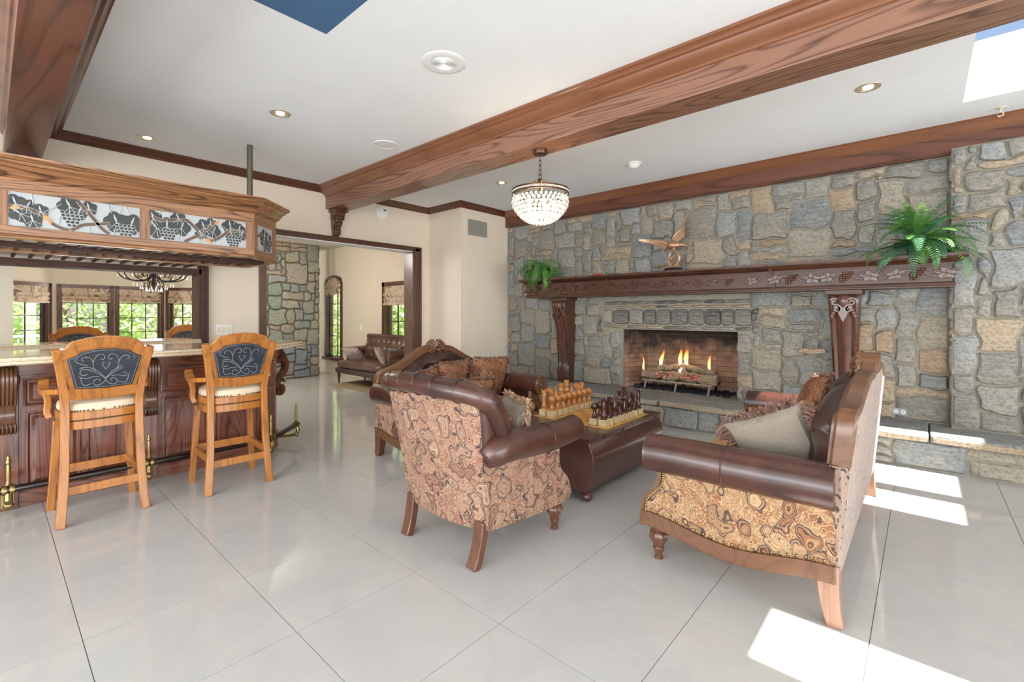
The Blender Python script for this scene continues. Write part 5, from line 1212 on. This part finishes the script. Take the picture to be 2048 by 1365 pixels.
# ------------------------------------------------------------------ ceiling fittings
def recessed(label, x, y, tilt):
    t = T('recessed_light', label, 'ceiling light', (x, y, CE))
    G().lathe([(.062, -.004), (.082, -.004), (.085, 0), (.06, 0)], 28, ring=True).obj('trim_ring', 'lamp_reflector', t)
    G().lathe([(.062, -.003), (.055, -.001), (.02, -.0005), (.001, -.0005)], 24).obj('reflector', 'lamp_reflector', t)
    G().lathe([(.03, -.002), (.034, -.006), (.02, -.009), (.001, -.01)], 18).obj('bulb', 'lamp_glow', t)
recessed('recessed ceiling light above the bar canopy, nearest the left beam', 1.05, 5.76, 0); recessed('recessed ceiling light in the middle of the main ceiling panel', 1.69, 4.19, 0)
recessed('recessed ceiling light just left of the chandelier', 4.54, 4.2, 0); recessed('recessed ceiling light at the upper right near the skylight well', 4.5, .315, 0)
v = T('ceiling_vent', 'round white ceiling air vent with concentric rings', 'vent', (2.10, 2.49, CE))
G().lathe([(.085, 0), (.088, -.006), (.128, -.009), (.15, -.003), (.155, 0)], 40, ring=True).obj('rim', 'white_plastic', v)
for k in range(6): G().lathe([(.008+k*.013, -.004), (.011+k*.013, -.012), (.014+k*.013, -.004)], 32, ring=True).obj('louvre_ring', 'white_plastic', v)
G().lathe([(.09, -.002), (.001, -.0025)], 32).obj('backing', 'white_plastic', v)
s_ = T('ceiling_speaker', 'round flush white ceiling speaker next to the long beam', 'speaker', (2.72, 4.15, CE)); G().lathe([(.105, 0), (.11, -.006), (.12, -.006), (.122, 0)], 36, ring=True).obj('bezel', 'white_plastic', s_); G().lathe([(.107, -.004), (.001, -.006)], 36).obj('grille', 'white_plastic', s_)
d_ = T('ceiling_dome', 'small white dome sensor on the ceiling right of the chandelier', 'sensor', (4.97, 2.51, CE)); G().lathe([(.09, 0), (.088, -.008), (.07, -.014), (.06, -.04), (.035, -.06), (.002, -.065)], 28).obj('dome', 'white_plastic', d_)
h_ = T('ceiling_hook', 'small brass swag hook beside the skylight well', 'hook', (5.68, -.5, CE)); G().lathe([(.03, 0), (.03, -.006), (.01, -.012), (.005, -.02)], 14).obj('plate', 'ivory_plastic', h_); G().tube([(0, 0, -.015), (0, .012, -.03), (0, -.01, -.045), (0, -.012, -.065), (0, .015, -.075), (0, .022, -.06)], .005, 6).obj('hook', 'ivory_plastic', h_)
# ------------------------------------------------------------------ wall fittings
sm = T('smoke_alarm', 'round white smoke alarm on the wall beside the carved corbel', 'alarm', (3.997, YW, 2.904)); M = RX(pi/2)
G().lathe([(.10, 0), (.10, .01), (.085, .014), (.001, .014)], 32, M=M).obj('plate', 'white_plastic', sm); G().lathe([(.072, .012), (.072, .03), (.06, .036), (.001, .038)], 32, M=M).obj('body', 'white_plastic', sm); G().lathe([(.03, .037), (.03, .043), (.001, .044)], 24, M=M).obj('button', 'white_plastic', sm)
G().box(.0, .04, -.046, -.04, .02, .036).obj('indicator', 'black_plastic', sm, smooth=False)
vg = T('wall_vent', 'grey slatted air return grille high on the wall by the stone', 'vent', (5.258, 5.40, 2.735))
G().box(-.215, .215, -.008, 0, -.128, .128).obj('frame', 'vent_grey', vg, smooth=False); G().box(-.205, .205, -.009, -.007, -.118, .118).obj('dark_slot', 'mortar_dark', vg, smooth=False)
for k in range(26): x = -.2+k*.016; G().box(x, x+.008, -.016, -.006, -.12, .12).obj('slat', 'vent_grey', vg, smooth=False)
sw = T('switch_plate', 'white three gang light switch plate on the wall behind the bar', 'switch', (1.85, YW, 1.165)); G().box(-.085, .085, -.008, 0, -.058, .058).obj('plate', 'white_plastic', sw, smooth=False, bevel=.003)
for k in (-1, 0, 1): G().box(k*.048-.017, k*.048+.017, -.012, -.006, -.035, .035).obj('rocker', 'ivory_plastic', sw, smooth=False, bevel=.002)
ol = T('power_outlet', 'grey double power outlet low on the stone wall above the hearth', 'outlet', (XS-.02, .17, .385)); G().box(-.012, .0, -.06, .06, -.035, .035).obj('plate', 'grey_plastic', ol, smooth=False, bevel=.003)
for k in (-1, 1): G().lathe([(.02, 0), (.02, .006), (.001, .006)], 14, M=TR(-.012, k*.027, 0) @ RY(-pi/2)).obj('socket', 'white_plastic', ol); G().box(-.02, -.017, k*.027-.008, k*.027-.004, -.008, .008).box(-.02, -.017, k*.027+.004, k*.027+.008, -.008, .008).obj('slot', 'black_plastic', ol, smooth=False)
# ------------------------------------------------------------------ great room beyond
XR = 5.203
G().box(-.2, 5.4, 6.41, 14.9, 2.83, 2.95).obj('ceiling_beyond', 'far_ceiling', smooth=False, kind='structure')
def wall_y(name, x, t, segs, mat='tan_wall'):    # wall in the plane x, list of (y0,y1,z0,z1)
    g = G()
    for a, b, c, d in segs: g.box(x, x+t, a, b, c, d)
    return g.obj(name, mat, smooth=False, kind='structure')
wr2 = wall_y('wall_window', XR, .18, [(6.39, 6.75, 0, 2.85), (6.75, 7.95, 0, .85), (6.75, 7.95, 1.9, 2.85), (7.95, 9.66, 0, 2.85), (9.66, 10.34, 0, .36), (9.66, 10.34, 2.16, 2.85), (10.34, 14.9, 0, 2.85)])
# fill the corners of the arched head
ar_ = [(9.66, 2.16), (9.66, 2.06)]+[(10.0+.34*cos(a), 2.06+.10*sin(a)) for a in [pi-pi*i/12 for i in range(13)]]+[(10.34, 2.16)]
G().prism(ar_, 'x', XR, XR+.18).obj('arch_spandrel', 'tan_wall', wr2, smooth=False)
wall_y('wall_side', .02, .14, [(6.39, 13.4, 0, 2.85)])
def roman_shade(label, P, w, z0, z1, arch=0):
    """P(u,o,z): u metres along window, o towards the room."""
    t = T('roman_shade', label, 'blind', P(w/2, 0, z0)); o0 = Vector(P(w/2, 0, z0))
    def rl_(q): return tuple(Vector(q)-o0)
    def f(u, v):
        z = lerp(z1, z0, v); d = .02+(.0 if v < .35 else .03*abs(sin((v-.35)/.65*pi*2.6))+.012*sin(u*17+v*9)*.5)
        if arch: z = min(z, z1-arch*(2*u-1)**2*(1 if v < .3 else 0))
        return rl_(P(u*w, d, z-.008*sin(u*pi)*(1 if v > .5 else 0)))
    G().grid(18, 22, f).obj('fabric', 'shade_fabric', t, fix=False)
def window(idx, P, w, z0, z1, cols, rows, trim=.07, mat='dark_trim_z', arch=0, sill=True):
    def bx(g, u0, u1, o0, o1, a, b): return g.add([P(u, o, z) for z in (a, b) for u, o in ((u0, o0), (u1, o0), (u1, o1), (u0, o1))], [[0, 1, 2, 3], [4, 5, 6, 7], [0, 1, 5, 4], [1, 2, 6, 5], [2, 3, 7, 6], [3, 0, 4, 7]])
    g = G(); bx(g, -trim, .008, -.15, .03, z0-(.0 if sill else trim), z1+(0 if arch else trim)); bx(g, w-.008, w+trim, -.15, .03, z0-(.0 if sill else trim), z1+(0 if arch else trim))
    if not arch: bx(g, -trim, w+trim, -.15, .03, z1-.008, z1+trim)
    else:
        pts = [(w/2+(w/2+trim/2)*cos(a), z1+(arch+.0)*sin(a)) for a in [pi-pi*i/14 for i in range(15)]]
        g.loft([[P(u, -.15, z-.03), P(u, .03, z-.03), P(u, .03, z+.03), P(u, -.15, z+.03)] for u, z in pts])
    bx(g, -trim-(.05 if sill else 0), w+trim+(.05 if sill else 0), -.15, .06 if sill else .03, z0-.06, z0+.008)
    wdw = g.obj('window_%d' % idx, mat, smooth=False, kind='structure')
    fr = G(); b = .035
    bx(fr, 0, b, -.12, -.07, z0, z1); bx(fr, w-b, w, -.12, -.07, z0, z1); bx(fr, 0, w, -.12, -.07, z0, z0+b); bx(fr, 0, w, -.12, -.07, z1-b, z1+arch*.9); fr.obj('sash', mat, wdw, smooth=False)
    for k in range(1, cols): q = G(); bx(q, w*k/cols-.009, w*k/cols+.009, -.11, -.085, z0, z1); q.obj('mullion', mat, wdw, smooth=False)
    for k in range(1, rows): q = G(); bx(q, 0, w, -.11, -.085, z0+(z1-z0)*k/rows-.009, z0+(z1-z0)*k/rows+.009); q.obj('glazing_bar', mat, wdw, smooth=False)
    q = G(); bx(q, 0, w, -.1, -.096, z0, z1+arch*.5); q.obj('pane', 'pane_glass', wdw, smooth=False)
PR = lambda y0: (lambda u, o, z: (XR-o, y0+u, z))
window(4, PR(9.66), .68, .36, 2.06, 2, 7, .06, arch=.13); roman_shade('patterned roman blind raised in the narrow arched window', PR(9.66), .68, 1.78, 2.17, arch=.11)
window(5, PR(6.75), 1.2, .85, 1.9, 4, 3, .07); roman_shade('patterned roman blind raised in the window above the chaise', PR(6.75), 1.2, 1.52, 1.9)
tg = T('wall_switch', 'single white switch on the far wall between the two windows', 'switch', (XR, 8.84, 1.067)); G().box(-.008, 0, -.037, .037, -.058, .058).obj('plate', 'white_plastic', tg, smooth=False, bevel=.003); G().box(-.012, -.006, -.016, .016, -.033, .033).obj('rocker', 'white_plastic', tg, smooth=False)
# bay
def seg_wall(p0, p1, z1=2.85):
    d = Vector((p1[0]-p0[0], p1[1]-p0[1])); L = d.length; u = d.normalized(); n = Vector((u.y, -u.x))
    return L, (lambda a, o, z: (p0[0]+u.x*a+n.x*o, p0[1]+u.y*a+n.y*o, z))
A0, A1, A2, A3 = (.16, 13.55), (.97, 14.42), (3.0, 14.62), (3.75, 13.85)
def bay_wall(name, p0, p1, wins):
    L, P = seg_wall(p0, p1); g = G()
    def bx(u0, u1, a, b): g.add([P(u, o, z) for z in (a, b) for u, o in ((u0, 0), (u1, 0), (u1, -.16), (u0, -.16))], [[0, 1, 2, 3], [4, 5, 6, 7], [0, 1, 5, 4], [1, 2, 6, 5], [2, 3, 7, 6], [3, 0, 4, 7]])
    e = 0
    for u0, u1, z0, z1 in wins: bx(e, u0, 0, 2.85); bx(u0, u1, 0, z0); bx(u0, u1, z1, 2.85); e = u1
    bx(e, L, 0, 2.85); g.obj(name, 'tan_wall', smooth=False, kind='structure'); return P
ZH = 1.95
P = bay_wall('wall_bay_left', A0, A1, [(.22, 1.04, .05, ZH)])
window(6, lambda u, o, z: P(.22+u, o, z), .82, .05, ZH, 2, 6, .07, 'dark_trim_z', sill=False); roman_shade('patterned roman blind in the leftmost bay window, over the glazed door', lambda u, o, z: P(.22+u, o, z), .82, ZH-.36, ZH)
P2 = bay_wall('wall_bay_middle', A1, A2, [(.12, .97, .55, ZH), (1.13, 1.97, .55, ZH)])
window(7, lambda u, o, z: P2(.12+u, o, z), .85, .55, ZH, 3, 4, .07); roman_shade('patterned roman blind in the second bay window from the left', lambda u, o, z: P2(.12+u, o, z), .85, ZH-.33, ZH)
window(8, lambda u, o, z: P2(1.13+u, o, z), .84, .55, ZH, 3, 4, .07); roman_shade('patterned roman blind in the third bay window from the left', lambda u, o, z: P2(1.13+u, o, z), .84, ZH-.33, ZH)
P3 = bay_wall('wall_bay_right', A2, A3, [(.14, .96, .55, ZH)])
window(9, lambda u, o, z: P3(.14+u, o, z), .82, .55, ZH, 3, 4, .07); roman_shade('patterned roman blind in the rightmost bay window beside the hatch post', lambda u, o, z: P3(.14+u, o, z), .82, ZH-.33, ZH)
G().box(3.75, 5.3, 13.85, 14.0, 0, 2.85).box(-.1, .17, 13.5, 13.65, 0, 2.85).obj('wall_end', 'tan_wall', smooth=False, kind='structure')
# stone chimney pier in the great room
col_ = T('stone_pier', 'tall rubble stone pier seen through the wide opening', 'pier', (4.0, 10.1, 0))
G().box(-.7, .78, -.25, .5, 0, 2.825).obj('core', 'mortar_dark', col_, smooth=False)
def pier_mat(cx, cy, w, h, r): return r.choice(['stone_blue', 'stone_blue', 'stone_blue', 'stone_grey']) if cy < .85 else ('stone_rust' if (h == 1 and r.random() < .6) else r.choice(['stone_green', 'stone_green', 'stone_grey']))
build_stones(col_, lay_stones(-.7, .78, 0, 2.825, [], .085, 71), lambda u, v, w: (u, -.25-w, v), 6, .012, None, dmin=.02, dmax=.05, matfn=pier_mat)
build_stones(col_, lay_stones(-.25, .5, 0, 2.825, [], .11, 73), lambda u, v, w: (.78+w, u, v), 6, .012, None, dmin=.02, dmax=.04, matfn=pier_mat)
# chaise in the great room (faces -x)
cz = T('chaise', 'tufted brown leather chaise under the window in the room beyond', 'chaise', (4.78, 7.75, .012), pi/2)
# local: facing +y -> world -x ; local x along world +y
cushion(G(), -.78, .78, -.34, .34, .30, .44, .06).obj('seat', 'chaise_leather', cz); G().box(-.77, .77, -.33, .33, .2, .31).obj('seat_rail', 'dark_leather', cz, smooth=False, bevel=.03)
for sx in (-1, 1):
    for sy in (-1, 1): G().lathe([(.012, 0), (.02, .01), (.016, .03), (.024, .12), (.03, .14), (.022, .15), (.032, .165), (.032, .21)], 14, (sx*.7, sy*.28, 0)).obj('leg', 'mantel_wood_z', cz)
    G().tube([(sx*.72, -.34, .62), (sx*.72, 0, .62), (sx*.72, .12, .615)], .075, 16).obj('arm_roll', 'chaise_leather', cz); G().box(sx*.70-.035, sx*.70+.035, -.34, .11, .4, .62).obj('arm', 'chaise_leather', cz, smooth=False, bevel=.02)
def cb(u, v):
    x = lerp(-.7, .7, u); z = lerp(.4, .92, v); d = 0
    for j in range(3):
        for i in range(-6, 7): px = (i+.5*(j % 2))*.17; pz = .56+j*.12; d = max(d, .04*math.exp(-((x-px)**2+(z-pz)**2)/.0012))
    return (x, -.22-.12*v-d+.05*sin(pi*min(1, v*1.1))**.5*min(1, 8*u, 8*(1-u)), z)
G().grid(44, 22, cb).obj('tufted_back', 'chaise_leather', cz, fix=False); G().box(-.7, .7, -.42, -.30, .35, .88).obj('outside_back', 'chaise_leather', cz, smooth=False, bevel=.05); G().tube([(-.7, -.37, .89), (.7, -.37, .89)], .05, 14).obj('top_roll', 'chaise_leather', cz)
pillow('pale brocade cushion lying at the left of the chaise', (4.68, 8.18, .56), (.75, 0, -pi/2+.3), .42, .40, .13, 'pillow_brocade', None, edge='dark_leather')
pillow('cream cushion leaning at the right of the chaise', (4.72, 7.32, .58), (.5, 0, -pi/2-.75), .40, .36, .12, 'pillow_brocade', None, edge='cream_leather')
G().box(4.3, 5.05, 6.6, 8.45, .001, .012).obj('rug', 'rug_tan', smooth=False, label='plain tan rug under the chaise in the room beyond', cat='rug')
# second chandelier, seen through the hatch
c2 = T('scroll_chandelier', 'dark scrolled iron chandelier with crystal pendants seen through the hatch', 'chandelier', (2.05, 10.7, 1.84))
G().lathe([(.004, 0), (.03, .02), (.02, .05), (.035, .09), (.02, .13), (.03, .2), (.02, .3), (.012, .36), (.012, .99)], 14).obj('stem', 'iron', c2)
for k in range(8):
    a = 2*pi*k/8; f = lambda r, z: (r*cos(a), r*sin(a), z)
    am = G().tube([f(r, z) for r, _, z in smooth_path([(.02, 0, .26), (.12, 0, .14), (.28, 0, .12), (.44, 0, .16), (.52, 0, .26), (.50, 0, .34), (.45, 0, .36)], 5)], .011, 6).obj('arm', 'iron', c2)
    G().tube([f(.25+p[0], .24+p[1]) for p in spiral(0, 0, .10, .03, 0, 1.1, 16)], .009, 6).tube([f(.13+p[0], .06+p[1]) for p in spiral(0, 0, .07, .02, 2, 1.0, 14)], .008, 6).obj('scroll', 'bronze', am)
    g = G(); 
    for r, z in ((.52, .2), (.3, .05), (.12, -.05), (.2, -.01)): g.lathe([(.001, -.04), (.014, -.02), (.016, -.006), (.005, .012), (.002, .03)], 8, f(r, z))
    g.obj('crystal_pendants', 'crystal', am, kind='stuff')
    G().lathe([(.008, 0), (.012, .02), (.008, .06), (.002, .075)], 8, f(.45, .36)).obj('candle_bulb', 'lamp_glow', c2)
for k, (x, y) in enumerate(((1.6, 9.0), (3.2, 11.5), (2.9, 8.2))):
    s = bpy.data.lights.new('fill_light', 'POINT'); s.energy = 62; s.color = (1, .96, .91); s.shadow_soft_size = .25; o = bpy.data.objects.new('fill_light', s); COL.objects.link(o); o.location = (x, y, 2.55)  # unseen point lights added to brighten the great room, no fitting there
# ------------------------------------------------------------------ garden outside the windows
G().box(-12, 22, 15.2, 34, -.7, -.45).box(5.8, 24, -4, 15.2, -.7, -.45).obj('lawn', 'lawn', smooth=False, label='sunny lawn outside the bay windows', cat='lawn', kind='structure')
def tree(label, loc, n, rx, rz, seed, mat='tree_leaf', leaf=.11):
    t = T('garden_tree', label, 'tree', loc); rd = random.Random(seed)
    G().tube(smooth_path([(0, 0, 0), (rd.uniform(-.2, .2), 0, rz*.5), (rd.uniform(-.3, .3), rd.uniform(-.2, .2), rz*1.1)], 4), .09, 8).obj('trunk', 'bark', t)
    g = G()
    for k in range(n):
        a = rd.uniform(0, 2*pi); q = rd.uniform(-1, 1); r = rd.uniform(.5, 1)**.4; s = sqrt(1-q*q)
        c = Vector((rx*r*s*cos(a), rx*.8*r*s*sin(a), rz+rz*.95*r*q)); u = Vector((rd.uniform(-1, 1), rd.uniform(-1, 1), rd.uniform(-1, 1))).normalized(); w = u.orthogonal().normalized(); l = leaf*rd.uniform(.6, 1.3)
        g.add([c-u*l, c+w*l*.5, c+u*l, c-w*l*.5], [[0, 1, 2, 3]])
    g.obj('foliage', mat, t, smooth=False, fix=False, kind='stuff')
for k, (x, y, rx, rz, m, lab) in enumerate(((-.9, 20.5, 1.8, 1.9, 'tree_leaf', 'light green garden tree outside the leftmost bay window'), (1.9, 21.5, 1.9, 2.0, 'tree_leaf_dark', 'garden tree outside the second bay window'), (4.6, 21.0, 1.9, 2.0, 'tree_leaf', 'bright garden tree outside the third bay window'),
                                            (6.9, 19.0, 1.9, 2.1, 'tree_leaf_dark', 'garden tree outside the rightmost bay window'), (8.0, 13.0, 1.6, 1.8, 'tree_leaf', 'garden tree seen through the narrow arched window'), (8.2, 9.8, 1.6, 1.9, 'tree_leaf_dark', 'garden tree seen through the window above the chaise'), (8.8, 16.0, 1.9, 2.2, 'tree_leaf', 'tall garden tree far behind the arched window'))):
    tree(lab, (x, y, -.5), 2600, rx, rz, 100+k, m)
rl_ = T('garden_railing', 'white balcony railing outside the leftmost bay window', 'railing', (.6, 16.2, -.5))
G().box(-2, 1.6, -.03, .03, 1.28, 1.34).obj('top_rail', 'rail_paint', rl_, smooth=False); G().box(-2, 1.6, -.02, .02, .1, .15).obj('bottom_rail', 'rail_paint', rl_, smooth=False)
for k in range(26): G().box(-1.95+k*.14, -1.92+k*.14, -.015, .015, .12, 1.3).obj('baluster', 'rail_paint', rl_, smooth=False)
import OpenImageIO as oiio, sys
im=oiio.ImageBuf(sys.argv[1] if len(sys.argv)>1 else '/workdir/render_main.png'); 
SC=im.spec().width/1024
pts=dict(floorFL=(150,620),floorM=(470,600),floorR=(950,600),floorfar=(310,440),ceilM=(300,60),ceilFar=(500,90),ceilR=(800,150),ceilL=(180,100),wallfar=(230,280),wallO=(380,205),chase=(485,270),stone=(700,210),stoneR=(985,300),beam=(700,90),soffit=(700,185),armch=(440,430),sofaback=(850,470),table=(620,440),roll=(530,445),bar=(240,430),stool=(100,345),farroom=(365,310),canopy=(150,240),skyblue=(320,10),panel=(100,370))
for n,(x,y) in pts.items():
    x=int(x*SC);y=int(y*SC)
    s=[0,0,0];k=0
    for dx in range(-3,4):
        for dy in range(-3,4):
            p=im.getpixel(x+dx,y+dy); s=[a+b for a,b in zip(s,p)]; k+=1
    print(n,(x*2,y*2),[round(255*a/k) for a in s[:3]])
